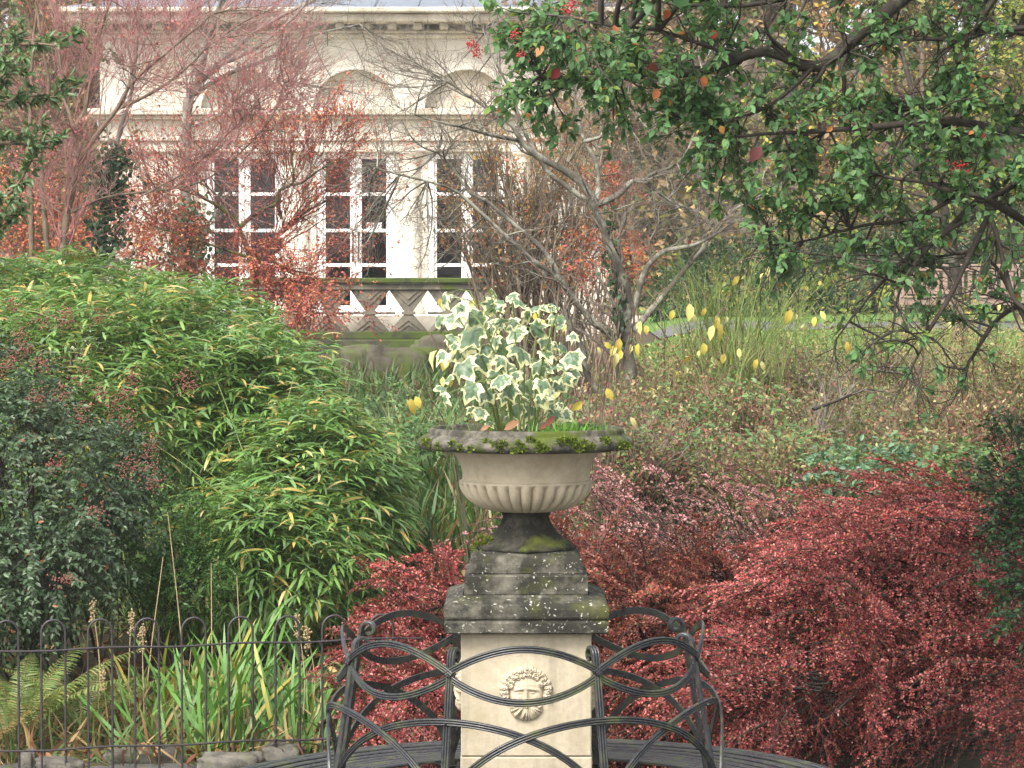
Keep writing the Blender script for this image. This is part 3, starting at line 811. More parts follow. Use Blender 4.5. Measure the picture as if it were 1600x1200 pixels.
# variegated plant in the urn
plant = thing('variegated_plant', 'cream edged green leaved plant growing in the stone urn', 'plant', (CX, CY + .02, 1.785))
m, n, b, o = new_mat('variegated_leaf')
at = n.nodes.new('ShaderNodeAttribute'); at.attribute_name = 'edge'
nz = noise(n, 3.5, 4, .6); oi = n.nodes.new('ShaderNodeObjectInfo')
mm_ = n.nodes.new('ShaderNodeMath'); mm_.operation = 'MULTIPLY_ADD'; mm_.inputs[1].default_value = 1.15; n.links.new(nz, mm_.inputs[0]); n.links.new(at.outputs['Fac'], mm_.inputs[2])
m2 = n.nodes.new('ShaderNodeMath'); m2.operation = 'MULTIPLY_ADD'; m2.inputs[1].default_value = .34; n.links.new(oi.outputs['Random'], m2.inputs[0]); n.links.new(mm_.outputs[0], m2.inputs[2])
gcol = ramp(n, noise(n, 2.2, 3, .5), [(.35, (.1, .18, .09)), (.5, (.2, .27, .18)), (.62, (.13, .24, .06)), (.72, (.3, .38, .2))])
ccol = ramp(n, noise(n, 1.2, 3, .5), [(.35, (.72, .72, .36)), (.65, (.82, .8, .55))])
m3 = n.nodes.new('ShaderNodeMath'); m3.operation = 'MULTIPLY'; m3.inputs[1].default_value = .5; n.links.new(m2.outputs[0], m3.inputs[0])
c = mix(n, gcol, ccol, ramp(n, m3.outputs[0], [(.7, 0), (.74, 1)]))
n.links.new(c, b.inputs['Base Color']); b.inputs['Roughness'].default_value = .4
t = n.nodes.new('ShaderNodeBsdfTranslucent'); n.links.new(c, t.inputs[0]); ms = n.nodes.new('ShaderNodeMixShader'); ms.inputs[0].default_value = .3
n.links.new(b.outputs[0], ms.inputs[1]); n.links.new(t.outputs[0], ms.inputs[2]); n.links.new(ms.outputs[0], o.inputs[0])
def palmate(seed):
    r_ = np.random.default_rng(seed)
    half = [(0, -.02), (.2, -.13), (.4, -.08), (.64, .06), (.57, .2), (.55, .32), (.68, .56), (.5, .58), (.38, .58), (.22, .78), (0, 1.02)]
    half = [(x * r_.uniform(.85, 1.12), y * r_.uniform(.92, 1.06)) for x, y in half]
    out = [(-x, y) for x, y in half] + [(x, y) for x, y in half[-2:0:-1]]
    out = smooth_path([(x, y, 0) for x, y in out + out[:1]], 45)[:-1, :2]
    c0 = np.array((0, .28)); V = []; ed = []
    for s in (1, .84, .66, .42):
        V.append(c0 + (out - c0) * s); ed += [s] * len(out)
    V.append(c0[None]); ed.append(0); V = np.concatenate(V); m_ = len(out)
    rr = np.linalg.norm(V - c0, axis=1)
    z = -.62 * V[:, 1] ** 2 * r_.uniform(.4, 1.3) - .5 * V[:, 0] ** 2 + .13 * np.sin(V[:, 0] * 9 + seed * 2) * rr + .1 * np.sin(np.arctan2(V[:, 0], V[:, 1] - .28) * 5 + seed) * rr + .05 * np.sin(V[:, 1] * 8) * rr + .05 * np.abs(V[:, 0])
    f = []; t_ = []
    for i in range(3):
        for j in range(m_): f.append((i * m_ + j, i * m_ + (j + 1) % m_, (i + 1) * m_ + (j + 1) % m_, (i + 1) * m_ + j))
    for j in range(m_): t_.append((3 * m_ + j, 3 * m_ + (j + 1) % m_, 4 * m_))
    return raw_mesh('leaf', np.column_stack([V, z]), [np.array(f), np.array(t_)], 'variegated_leaf', smooth=True, attr={'edge': ed})
pm = [palmate(i) for i in range(7)]
# the stems
stem_tops = [(700, 470), (735, 455), (765, 452), (800, 470), (845, 478), (870, 490), (690, 520), (880, 545), (760, 520), (820, 545)]
paths = []
for i, (px, py) in enumerate(stem_tops):
    top = P(px, py, 10.15 + .2 * math.sin(i * 2.1)); bs_ = np.array((CX - .03 + (px - 790) * .0007, 10.22 + .05 * math.cos(i), 1.775))
    mid = bs_ * .5 + top * .5 + np.array([(bs_[0] - top[0]) * .22, 0, 0])
    paths.append(smooth_path([bs_, mid, top], 10))
for p in paths:
    q = MB(); q.tube(p, np.linspace(.005, .0025, 10), 6); q.build('stem', 'stem_green', plant, smooth=True)
leaf_px = [(692, 468, 40), (708, 497, 42), (718, 462, 36), (735, 520, 62), (745, 465, 40), (752, 560, 72), (725, 575, 50), (770, 480, 52), (783, 500, 46), (775, 458, 38), (800, 462, 40), (812, 470, 36),
           (845, 478, 46), (862, 492, 36), (835, 515, 46), (805, 520, 44), (790, 540, 56), (815, 550, 52), (838, 560, 48), (860, 575, 46), (882, 568, 52), (895, 585, 40), (870, 530, 40), (850, 600, 38),
           (735, 608, 46), (728, 540, 44), (690, 555, 48), (685, 500, 36), (760, 615, 40), (780, 590, 58), (795, 610, 50), (775, 632, 44), (805, 640, 44), (830, 640, 42), (822, 605, 44), (845, 625, 36),
           (750, 645, 34), (765, 660, 32), (795, 655, 38), (815, 662, 30), (835, 585, 42), (705, 530, 42), (715, 555, 40), (760, 545, 44), (855, 550, 40), (765, 515, 40), (745, 495, 38), (826, 492, 40), (790, 570, 46), (742, 585, 42), (875, 600, 34), (720, 480, 36), (812, 585, 40), (700, 590, 30), (738, 640, 30)] + [(rng.uniform(690, 895), rng.uniform(470, 650), rng.uniform(26, 42)) for _ in range(44)] + [(rng.uniform(840, 905), rng.uniform(500, 610), rng.uniform(26, 40)) for _ in range(8)]
base = abs_loc(plant)
sp_ = np.concatenate(paths)
for i, (px, py, s) in enumerate(leaf_px):
    d = 10.2 + rng.uniform(-.26, .2)
    size = s / F * d * rng.uniform(.42, .78)
    c = P(px, py, d)
    out = np.array([(px - 785) / 130., -.45 - .5 * rng.random(), -.3 - .75 * rng.random() + (.45 if py < 480 else 0)])
    y = unit(out + rng.normal(0, .38, 3)); zh = unit(np.array([rng.normal(0, .45), -.45 + rng.normal(0, .2), .9]))
    if i % 9 == 4: continue
    M = place(c - y * size * .35, y, zh, size); M[:3, 3] -= base
    o = link('leaf', pm[i % 7], plant); o.matrix_basis = Matrix(M.tolist())
    j = int(np.argmin(np.linalg.norm(sp_ - (c - y * size * .35 - [0, 0, .05]), axis=1)))
    a_ = sp_[j]; b_ = c - y * size * .35
    q = MB(); q.tube(smooth_path([a_, (a_ + b_) / 2 + [0, 0, .012], b_], 6), .0016, 4); q.build('petiole', 'stem_green', plant, smooth=True)
# ------------------------------------------------------------------ circular iron seat round the pedestal
bench = thing('circular_bench', 'round black iron garden seat with interlaced looped back encircling the pedestal', 'bench', (CX, CY, 0))
RB = lambda z: .77 - (z - .43) * .165
def ring(th, z, r=None):
    r = RB(z) if r is None else r
    return np.stack([CX + r * np.sin(th), CY - r * np.cos(th), z + 0 * th], -1), np.stack([np.sin(th), -np.cos(th), 0 * th], -1)
def reeded(w, t, k=3):
    p = [(-w / 2, -t / 2), (-w / 2, t * .2)]
    for i in range(k):
        c = -w / 2 + w * (i + .5) / k; h = w / k / 2
        p += [(c - h * .95, t * .1), (c - h * .55, t * .5), (c, t * .62), (c + h * .55, t * .5), (c + h * .95, t * .1)]
    p += [(w / 2, t * .2), (w / 2, -t / 2)]
    return p
PR = reeded(.026, .009)
S = math.pi / 8
for k in range(8):
    c = k * math.pi / 4
    # the lens: an upper and a lower bow in each bay
    t = np.linspace(-1, 1, 25); th = c + t * S * 1.04
    for nm, zc, dz, off in (('upper_bow', .962, .092, .006), ('lower_bow', .958, -.09, -.006)):
        q = MB(); z = zc + dz * np.cos(t * math.pi / 2) ** .85
        p, nn = ring(th, z, RB(z) + off); q.sweep(p, nn, PR); q.build(nm, 'bench_iron', bench, smooth=False)
for k in range(8):
    c = S + k * math.pi / 4
    # wide arch rising from the seat, peaking at each post
    t = np.linspace(-1, 1, 41); th = c + t * math.pi / 4
    z = .43 + .37 * np.sqrt(np.clip(1 - t ** 2, 0, 1)) ** 1.0
    q = MB(); p, nn = ring(th, z, RB(z) + (.007 if k % 2 else .016)); q.sweep(p, nn, PR); q.build('seat_arch', 'bench_iron', bench)
    # post: leaning bar that scrolls inwards at its head, and runs down as inner leg
    z = np.linspace(0.0, 1.0, 16); r = np.where(z < .43, .775, RB(z))
    a = np.linspace(0, math.pi * 1.75, 22); rr = np.linspace(.034, .013, 22)
    zr = z.tolist() + (1.0 + .02 + rr * np.sin(a)).tolist(); r = r.tolist() + (RB(1.02) - .034 + rr * np.cos(a)).tolist()
    zr = np.array(zr); r = np.array(r) - .006
    th = np.full(len(zr), c); p, _ = ring(th, zr, r)
    tan = np.gradient(np.stack([r, zr], 1), axis=0); nr = np.stack([tan[:, 1], -tan[:, 0]], 1)
    nn = np.stack([np.sin(th) * nr[:, 0], -np.cos(th) * nr[:, 0], nr[:, 1]], 1)
    q = MB(); q.sweep(p, nn, reeded(.03, .011)); post = q.build('post', 'bench_iron', bench)
    for zz in (.962, .795):
        pc, pn = ring(np.array([c]), np.array([zz])); pc = pc[0] + pn[0] * .016; 
        q = MB(); q.tube([pc, pc + pn[0] * .006], [.006, .004], 8); q.build('rivet', 'bench_iron', post)
    # outer leg and bearer
    q = MB(); p, nn = ring(np.full(8, c), np.linspace(0, .41, 8), 1.22 + .04 * np.linspace(1, 0, 8) ** 2); q.sweep(p, nn, reeded(.03, .012)); q.build('leg', 'bench_iron', bench)
    r = np.linspace(.74, 1.29, 8); p = np.stack([CX + r * math.sin(c), CY - r * math.cos(c), np.full(8, .411)], 1)
    q = MB(); q.sweep(p, np.tile([0, 0, 1.], (8, 1)), [(-.015, -.006), (-.015, .006), (.015, .006), (.015, -.006)]); q.build('bearer', 'bench_iron', bench)
th = np.linspace(0, 2 * math.pi, 145)[:-1]
for i in range(9):
    r = .815 + i * .0575; z = .43 - .012 * math.sin(i / 8 * math.pi) + (.0 if i < 8 else -.006)
    p, nn = ring(th, np.full(144, z), r)
    q = MB(); q.sweep(p, np.tile([0, 0, 1.], (144, 1)), [(-.0185, -.006), (-.0185, .002), (-.012, .006), (.012, .006), (.0185, .002), (.0185, -.006)], closed=True); q.build('seat_slat', 'bench_iron', bench)
# the whole seat stands on a slight slope
bench.rotation_euler = (0, math.radians(-.7), 0)

# ------------------------------------------------------------------ hoop topped fence
fence = thing('hoop_fence', 'low dark iron hoop topped fence in front of the irises', 'fence', P(270, 1172, 13.3))
def fpos(px): return 12.95 + (px / 540.) * .45
def fpt(px, py): return P(px, py, fpos(px))
hp = 73.2; x0 = -82
FZ = lambda px: 0.03
while x0 < 640:
    a, b_ = x0, x0 + 37.5
    pa, pb = fpt(a, 1000), fpt(b_, 1000)
    pa[2] = pb[2] = 0
    c = (pa + pb) / 2; ux = (pb - pa) / 2; R_ = np.linalg.norm(ux)
    top = P(a, 972 - (a / 540.) * 9, fpos(a))[2] - R_
    t = np.linspace(math.pi, 0, 13)
    arc = [c + ux * math.cos(u) + np.array([0, 0, top + R_ * 1.08 * math.sin(u)]) for u in t]
    pts = [pa + [0, 0, -.02], pa + [0, 0, top * .5]] + arc + [pb + [0, 0, top * .5], pb + [0, 0, -.02]]
    q = MB(); q.tube(pts, .0058, 7); q.build('hoop', 'fence_iron', fence, smooth=True)
    x0 += hp
for py0, py1 in ((1018, 1000), (1174, 1152)):
    pa, pb = P(-90, py0 + (py0 - py1) * 90 / 540., fpos(-90)), P(660, py1 - (py0 - py1) * 120 / 540., fpos(660))
    t = np.linspace(0, 1, 30)[:, None]
    q = MB(); q.tube(pa + (pb - pa) * t + np.array([0, -.008, 0]) + np.array([0, 0, 1]) * .004 * np.sin(t * 23), .0055, 6); q.build('rail', 'fence_iron', fence, smooth=True)

# stones by the fence
def rock(name, px, py, d, r, mat, label, seed, cat='stone', group=None, zoff=0):
    u = np.linspace(0, math.pi, 31); v = np.linspace(0, 2 * math.pi, 49)[:-1]; Uu, Vv = np.meshgrid(u, v, indexing='ij')
    D = np.stack([np.sin(Uu) * np.cos(Vv), np.sin(Uu) * np.sin(Vv), np.cos(Uu)], -1)
    Q = np.sign(D) * np.abs(D) ** .62
    r_ = np.random.default_rng(seed); ph = r_.uniform(0, 6, 6)
    k = 1 + .13 * np.sin(D[..., 0] * 3.1 + ph[0]) * np.cos(D[..., 2] * 2.7 + ph[1]) + .08 * np.sin(D[..., 1] * 6 + D[..., 0] * 5 + ph[2]) + .045 * np.sin(D[..., 2] * 11 + D[..., 0] * 9 + ph[3]) * np.sin(D[..., 1] * 10 + ph[4]) + .025 * np.sin(D[..., 0] * 23 + ph[5]) * np.sin(D[..., 2] * 25 + D[..., 1] * 19)
    V = (Q * k[..., None] * np.array(r)).reshape(-1, 3)
    c = P(px, py, d)
    g = float(G(c[0], c[1])); c[2] = g + r[2] * .55 + zoff
    i = np.arange(30)[:, None] * 48; j = np.arange(48)[None]; j2 = (j + 1) % 48
    f = np.stack([i + j, i + j2, i + 48 + j2, i + 48 + j], -1).reshape(-1, 4)
    o = part(name, V + c, f, mat, None, smooth=True)
    return props(o, label, cat, group)
rock('stone_block', 95, 1190, 13.1, (.115, .08, .055), 'rock', 'pale squared stone block at the foot of the fence', 3, group='stones along the fence')
rock('rock', 45, 1186, 13.2, (.04, .05, .07), 'rock', 'small rounded stone beside the squared block under the fence', 4, group='stones along the fence')
rock('rock', 362, 1182, 13.15, (.17, .1, .065), 'rock', 'long low grey boulder beneath the iron fence', 8, group='stones along the fence')
rock('rock', 442, 1164, 13.35, (.09, .08, .075), 'rock', 'lumpy grey stone beside the round seat', 15, group='stones along the fence')
rock('rock', 235, 1170, 13.5, (.22, .1, .05), 'rock', 'brown streaked kerb stone half buried in dead leaves', 19, group='stones along the fence')
rock('mossy_rock', 625, 590, 34, (.48, .4, .34), 'mossy_rock', 'moss covered boulder below the balustrade, behind the bamboo', 21, 'rock', 'mossy rocks below the balustrade')
rock('mossy_rock', 690, 575, 35.5, (.4, .35, .36), 'mossy_rock', 'greyish mossy boulder below the balustrade, behind the urn plant', 24, 'rock', 'mossy rocks below the balustrade')
rock('mossy_rock', 560, 570, 35, (.35, .3, .3), 'mossy_rock', 'dark mossy rock at the bamboo edge under the balustrade', 27, 'rock', 'mossy rocks below the balustrade')
# fallen leaves on the paving
for i in range(34):
    px = rng.uniform(0, 520); py = rng.uniform(1168, 1199); s = rng.uniform(.03, .065)
    p = P(px, py, 13.0); d = (EYE - .02) / (EYE - p[2]) * 13.0 if p[2] < EYE else 13
    d = min(max(d, 12.6), 13.5); p = P(px, py, d); p[2] = .025 + rng.uniform(0, .02)
    col = [(.38, .13, .06), (.3, .16, .08), (.45, .22, .1), (.2, .08, .04)][i % 4]
    o = link('fallen_leaf', raw_mesh('fallen_leaf', leafT[0], leafT[1], 'leaf_dry', cols=np.tile(np.array(col) * rng.uniform(.8, 1.2), (len(leafT[0]), 1)), smooth=True))
    props(o, 'dry brown fallen leaf on the ground along the iron fence', 'leaf', 'fallen leaves along the fence')
    o.matrix_basis = Matrix(place(p, np.array([rng.normal(), rng.normal(), .15]), np.array([rng.normal(0, .3), -.3, 1]), s).tolist())

# far wooden seat by the path
sb = thing('wooden_bench', 'weathered pinkish wooden park bench beside the far path', 'bench', P(1500, 510, 38.8))
B0 = np.array(sb.location); 
def sbox(nm, x0, x1, y0, y1, z0_, z1_): box(nm, 'teak', sb, B0[0] + x0, B0[0] + x1, B0[1] + y0, B0[1] + y1, B0[2] + z0_, B0[2] + z1_, bev=.008)
for s in (-.85, .85):
    sbox('leg', s - .035, s + .035, -.25, -.18, 0, .62); sbox('leg', s - .035, s + .035, .2, .27, 0, .88); sbox('armrest', s - .045, s + .045, -.28, .2, .621, .66)
for i in range(5): sbox('seat_slat', -.88, .88, -.26 + i * .095, -.26 + i * .095 + .075, .40, .43)
sbox('apron', -.81, .81, -.235, -.2, .3, .398)
sbox('top_rail', -.815, .815, .2, .25, .78, .88); sbox('bottom_rail', -.815, .815, .2, .25, .45, .52)
for i in range(14): x = -.76 + i * 1.52 / 13; sbox('back_slat', x - .034, x + .034, .215, .235, .521, .779)
# ------------------------------------------------------------------ shrubs
def base_of(px, d):
    x = (px - 800) / F * d; return np.array((x, d, float(G(x, d))))

def shoots(p, nrm, L, per, tpl_fn, up=.3, droop=.25, jit=.35, lat=1.0, size=(.03, .045), t0=.15, face_up=.6):
    """leaves set along a short shoot at every shell point -> matrices"""
    S_ = len(p)
    ax = unit(nrm + np.array([0, 0, up]) + rng.normal(0, jit, (S_, 3)))
    Ls = rng.uniform(*L, S_)
    t = np.tile(np.linspace(t0, 1, per), (S_, 1)) + rng.uniform(-.05, .05, (S_, per))
    pos = p[:, None] + ax[:, None] * (t * Ls[:, None])[..., None] + np.array([0, 0, -1.]) * (droop * t ** 2 * Ls[:, None])[..., None]
    side = unit(np.cross(ax, np.array([0, 0, 1.]) + rng.normal(0, .3, (S_, 3))))
    alt = np.where(np.arange(per) % 2 == 0, 1., -1.)[None, :, None]
    d = unit(ax[:, None] * .6 + side[:, None] * alt * lat + rng.normal(0, .3, (S_, per, 3)) + np.array([0, 0, -droop]))
    z = unit(nrm[:, None] * .6 + np.array([0, 0, face_up]) + rng.normal(0, .35, (S_, per, 3)))
    s = rng.uniform(*size, (S_, per))
    return place(pos, d, z, s).reshape(-1, 4, 4), ax, Ls

def shoot_twigs(parent, p, ax, Ls, mat, r=.0022, every=2, droop=.25, name='twigs'):
    p, ax, Ls = p[::every], ax[::every], Ls[::every]
    s = np.linspace(-.35, 1, 5)[None, :, None]
    pts = p[:, None] + ax[:, None] * s * Ls[:, None, None] + np.array([0, 0, -1.]) * droop * s * np.abs(s) * Ls[:, None, None]
    V, q = tubes(pts, np.broadcast_to(r * (1 - .5 * s[..., 0]), pts.shape[:2]), 3)
    o = part(name, V, q, mat, parent, smooth=True); o['kind'] = 'stuff'; return o

# --- the bamboo mound
BG = [(.14, .26, .06), (.09, .19, .045), (.2, .33, .085), (.16, .26, .105), (.47, .36, .1), (.55, .45, .2)]
bam = thing('bamboo_clump', 'large mound of broad leaved green bamboo with yellowing leaf tips', 'bamboo', base_of(330, 16.8))
ells = [E(150, 700, 18, 1.5, 1.9, 1.0), E(490, 800, 16.6, .47, .9, .6), E(60, 530, 20, 1.1, 1.2, .5), E(330, 560, 19, .46, .8, .42), E(400, 890, 15.6, .6, .5, .4), E(560, 780, 17.2, .25, .6, .36), E(390, 660, 17.6, .5, .8, .5)]
p, nrm = shell(ells, 18500, .24, .14)
S_ = len(p); per = 5
ax = unit(nrm * .8 + [0, 0, .55] + rng.normal(0, .3, (S_, 3)))
tipp = p + ax * rng.uniform(.02, .16, (S_, 1))
az_ = rng.uniform(0, 2 * math.pi, (S_, 1)) + np.arange(per)[None] * 2 * math.pi / per + rng.uniform(-.5, .5, (S_, per))
hor = np.stack([np.cos(az_), np.sin(az_), np.zeros_like(az_)], -1)
d = unit(hor + ax[:, None] * .55 + nrm[:, None] * .35 + np.array([0, 0, -.25]) + rng.normal(0, .2, (S_, per, 3)))
sz = rng.uniform(.075, .16, (S_, per)) * np.interp(p[:, 1], [15, 20], [1, 1.1])[:, None]
M = place(tipp[:, None] - ax[:, None] * rng.uniform(0, .05, (S_, per, 1)), d, np.tile(np.array([0, 0, 1.]), (S_, per, 1)) + rng.normal(0, .3, (S_, per, 3)), sz).reshape(-1, 4, 4)
_, cc = pal(BG, [5, 4, 4, 3, 1.3, .7], len(M))
emit(bam, T_blade(.14, .45, 4), M, cc, 'leaf_soft', 300)
stems_to(bam, base_of(330, 17), tipp[::22], 'stem_green', .006, 4, 'culms', .2, .7)

# --- grey-green shrub with small leaves at the left
sh = thing('dark_shrub', 'dense dark grey green small leaved shrub overhanging the fence at left', 'shrub', base_of(30, 14.8))
ells = [E(20, 780, 14.6, .6, .55, .5), E(140, 740, 14.9, .26, .35, .25), E(-40, 620, 15.0, .4, .4, .3), E(70, 880, 14.2, .3, .3, .2), E(-60, 900, 14.4, .5, .4, .3)]
p, nrm = shell(ells, 3000, .3, .16, zmin=.55)
M, ax, Ls = shoots(p, nrm, (.12, .24), 12, None, .1, .45, .35, .9, (.026, .042))
_, cc = pal([(.055, .1, .045), (.08, .13, .06), (.12, .17, .1), (.045, .075, .035), (.25, .09, .04)], [4, 4, 3, 3, .25], len(M))
emit(sh, T_oval(.48, .1, .12), M, cc, 'leaf_gloss', 300, cell=9)
shoot_twigs(sh, p, ax, Ls, 'twig_dark', .0022, 2, .45)
stems_to(sh, base_of(20, 14.9), p[::45], 'bark_dark', .011, 4)
# rusty seed heads and red berries on it
def clusters(parent, pts, n, spread, r, mat, name):
    tv, tt = np.array([(1, 0, 0), (-1, 0, 0), (0, 1, 0), (0, -1, 0), (0, 0, 1), (0, 0, -1)], float), np.array([(0, 2, 4), (2, 1, 4), (1, 3, 4), (3, 0, 4), (2, 0, 5), (1, 2, 5), (3, 1, 5), (0, 3, 5)])
    for c in pts:
        pos = c + rng.normal(0, 1, (n, 3)) * spread
        V = (pos[:, None] + tv[None] * r * rng.uniform(.7, 1.2, (n, 1, 1))).reshape(-1, 3)
        f = (np.arange(n)[:, None, None] * 6 + tt[None]).reshape(-1, 3)
        o = part(name, V, f, mat, parent, smooth=True); o['kind'] = 'stuff'
cl = [P(px + rng.normal(0, 6), py + rng.normal(0, 6), d_ - .45) for px, py, d_ in [(30, 520, 15.0), (60, 500, 15.2), (100, 505, 15.4), (110, 490, 15.4), (165, 500, 15.6), (20, 555, 14.9), (75, 575, 14.9), (95, 610, 14.8), (130, 600, 14.9), (155, 615, 14.8), (190, 635, 14.7), (205, 650, 14.6), (200, 610, 14.9), (215, 590, 15), (280, 590, 15.2), (295, 605, 15.2), (225, 720, 14.5), (235, 750, 14.5), (205, 735, 14.5), (120, 650, 14.5), (20, 480, 15.3), (45, 540, 15), (60, 630, 14.7), (10, 590, 14.9), (240, 700, 14.6), (85, 720, 14.2), (150, 790, 14.1), (100, 905, 13.9)]]
clusters(sh, cl, 60, .03, .0055, 'rust_flower', 'seed_head')

# --- low box-like shrub behind
sh = thing('box_shrub', 'small bright green box shrub between the dark shrub and the bamboo', 'shrub', base_of(240, 15.2))
p, nrm = shell([E(235, 835, 15.2, .32, .35, .27), E(180, 860, 15.2, .25, .3, .2), E(290, 910, 15.0, .25, .3, .18)], 1400, .35, .12)
M, ax, Ls = shoots(p, nrm, (.05, .11), 10, None, .5, .1, .35, .9, (.018, .028))
_, cc = pal([(.05, .12, .02), (.07, .16, .03), (.035, .08, .02), (.11, .2, .05)], [4, 3, 3, 1], len(M))
emit(sh, T_small(.5), M, cc, 'leaf_gloss', 0)
stems_to(sh, base_of(240, 15.3), p[::40], 'twig_dark', .006, 3)

# --- red cotoneasters: arching fishbone sprays of tiny leaves
def cotoneaster(label, ells, nb, flow, cols, wts, base, size=(.012, .02), L=(.35, .75), nshoot=30, per=12, hollow=None, arch=.3, sl=(.07, .2), up=.1):
    o = thing('cotoneaster', label, 'shrub', base, 'red leaved cotoneasters')
    p, nrm = shell(ells, nb, .3, .2)
    if hollow is not None: keep = ~hollow(p); p, nrm = p[keep], nrm[keep]
    B_ = len(p); k = 12
    ax = unit(nrm * .55 + np.asarray(flow) + [0, 0, up] + rng.normal(0, .22, (B_, 3)))
    Lb = rng.uniform(*L, (B_, 1, 1)); s_ = np.linspace(-.45, 1, k)[None, :, None]
    path = p[:, None] + Lb * (ax[:, None] * s_ + np.array([0, 0, -1.]) * arch * s_ * np.abs(s_)) + np.cumsum(rng.normal(0, .006, (B_, k, 3)), 1)
    R_ = np.broadcast_to(np.linspace(.006, .0018, k), (B_, k))
    # herringbone side shoots lying in the plane of the bough
    t = (np.linspace(.2, 1, nshoot)[None] + rng.uniform(-.015, .015, (B_, nshoot))).clip(0, .999) * (k - 1.001); i = t.astype(int); f = (t - i)[..., None]; bi = np.arange(B_)[:, None]
    q0 = path[bi, i] * (1 - f) + path[bi, i + 1] * f; tan = unit(path[bi, i + 1] - path[bi, i])
    pn = unit(nrm + [0, -.15, .5] + rng.normal(0, .3, (B_, 3)))
    side = unit(np.cross(tan, pn[:, None])); alt = np.where(np.arange(nshoot) % 2 == 0, 1., -1.)[None, :, None]
    sd = unit(side * alt * .9 + tan * .75 + pn[:, None] * rng.uniform(-.15, .4, (B_, nshoot, 1)) + rng.normal(0, .15, q0.shape))
    Ls = rng.uniform(*sl, (B_, nshoot, 1)) * (1.2 - .75 * t[..., None] / k)
    u = np.linspace(.08, 1, per)[None, None, :, None]
    lp = q0[:, :, None] + Ls[:, :, None] * (sd[:, :, None] * u + np.array([0, 0, -1.]) * .22 * u * u)
    a2 = np.where(np.arange(per) % 2 == 0, 1., -1.)[None, None, :, None]
    ls = unit(np.cross(sd, pn[:, None]))[:, :, None]
    ld = unit(sd[:, :, None] * .55 + ls * a2 + pn[:, None, None] * .3 + rng.normal(0, .3, lp.shape))
    lz = unit(pn[:, None, None] + rng.normal(0, .45, lp.shape))
    M = place(lp, ld, lz, rng.uniform(*size, lp.shape[:3])).reshape(-1, 4, 4)
    _, cc = pal(cols, wts, len(M), .2)
    tone = (rng.uniform(.65, 1.35, (B_, 1)) * rng.uniform(.85, 1.15, (B_, nshoot))).repeat(per, 1).reshape(-1, 1)
    emit(o, T_small(.6, .14), M, cc * tone, 'leaf_gloss', 0)
    V, q = tubes(path, R_, 4); tw = part('boughs', V, q, 'bark_dark', o, smooth=True); tw['kind'] = 'stuff'
    st = np.linspace(0, 1, 4)[None, None, :, None]; sp2 = (q0[:, :, None] + Ls[:, :, None] * (sd[:, :, None] * st + np.array([0, 0, -1.]) * .22 * st * st)).reshape(-1, 4, 3)
    V, q = tubes(sp2, np.full(sp2.shape[:2], .0018), 3); tw = part('twigs', V, q, 'twig_red', o, smooth=True); tw['kind'] = 'stuff'
    stems_to(o, base, p[::max(1, B_ // 40)], 'bark_dark', .012, 4, 'branches', .3, .3)
    return o
RD = [(.33, .06, .06), (.44, .1, .095), (.2, .033, .037), (.5, .2, .17), (.4, .14, .06), (.065, .09, .025)]
RD2 = [(.23, .055, .04), (.3, .085, .05), (.14, .03, .026), (.36, .16, .09), (.06, .085, .025)]
def hol(p):
    a_, b_, _ = proj(p); return (a_ > 1300) & (b_ > 985 + .15 * np.abs(a_ - 1440)) & (rng.random(len(p)) < .55)
cotoneaster('bright crimson cotoneaster mound filling the lower right corner', [E(1530, 905, 13.6, .4, .55, .36), E(1330, 980, 13.2, .28, .45, .32), E(1210, 1090, 12.7, .2, .35, .24), E(1450, 840, 14.2, .4, .5, .17), E(1400, 930, 13.5, .3, .4, .26), E(1600, 1080, 12.8, .25, .35, .3)], 620, (-.75, -.2, -.15), RD, [4, 3.5, 3, 2, 1, .7], base_of(1420, 13.6), hollow=hol, arch=.35)
cotoneaster('dull red cotoneaster directly right of the pedestal, behind the seat', [E(990, 965, 13.7, .3, .45, .22), E(910, 895, 14.0, .16, .3, .13), E(1100, 950, 14.1, .24, .35, .16), E(1000, 1120, 13.2, .4, .4, .22)], 340, (-.25, -.35, 0), RD2, [4, 3, 4, 1, 1.6], base_of(1000, 13.8), L=(.25, .5))
cotoneaster('red cotoneaster left of the pedestal against the bamboo', [E(680, 965, 14.0, .14, .3, .18), E(640, 1020, 13.8, .12, .25, .12), E(670, 1110, 13.4, .18, .25, .18)], 150, (-.55, -.3, .15), RD, [4, 3, 4, 2, 1, 1.2], base_of(670, 13.9), L=(.22, .45))
cotoneaster('pinkish arching cotoneaster stems above the red mound right of the urn', [E(1010, 860, 15.2, .36, .45, .1), E(1130, 850, 15.4, .38, .45, .09), E(1230, 850, 15.2, .3, .45, .09), E(950, 850, 15.4, .2, .35, .08)], 150, (-.7, -.1, .55), [(.4, .17, .18), (.48, .24, .24), (.3, .12, .12), (.22, .17, .09)], [4, 3, 3, 1.5], base_of(1100, 15.4), L=(.5, .9), nshoot=22, per=8, arch=.4, sl=(.04, .1))

# --- dark leafy shrub at the right edge
sh = thing('evergreen_shrub', 'dark green small leaved evergreen at the right edge above the red shrub', 'shrub', base_of(1780, 11.6))
p, nrm = shell([E(1590, 745, 11.6, .14, .2, .22), E(1640, 850, 11.6, .22, .3, .4)], 700, .5, .2)
M, ax, Ls = shoots(p, nrm, (.08, .16), 10, None, .4, .15, .4, .8, (.022, .034))
_, cc = pal([(.03, .08, .025), (.045, .11, .03), (.02, .05, .018)], [3, 3, 2], len(M))
emit(sh, T_oval(.5), M, cc, 'leaf_gloss', 120, cell=9)
shoot_twigs(sh, p, ax, Ls, 'twig_dark', .002, 1, .15)
stems_to(sh, base_of(1780, 11.7), p[::30], 'bark_dark', .008, 4, spread=.05)

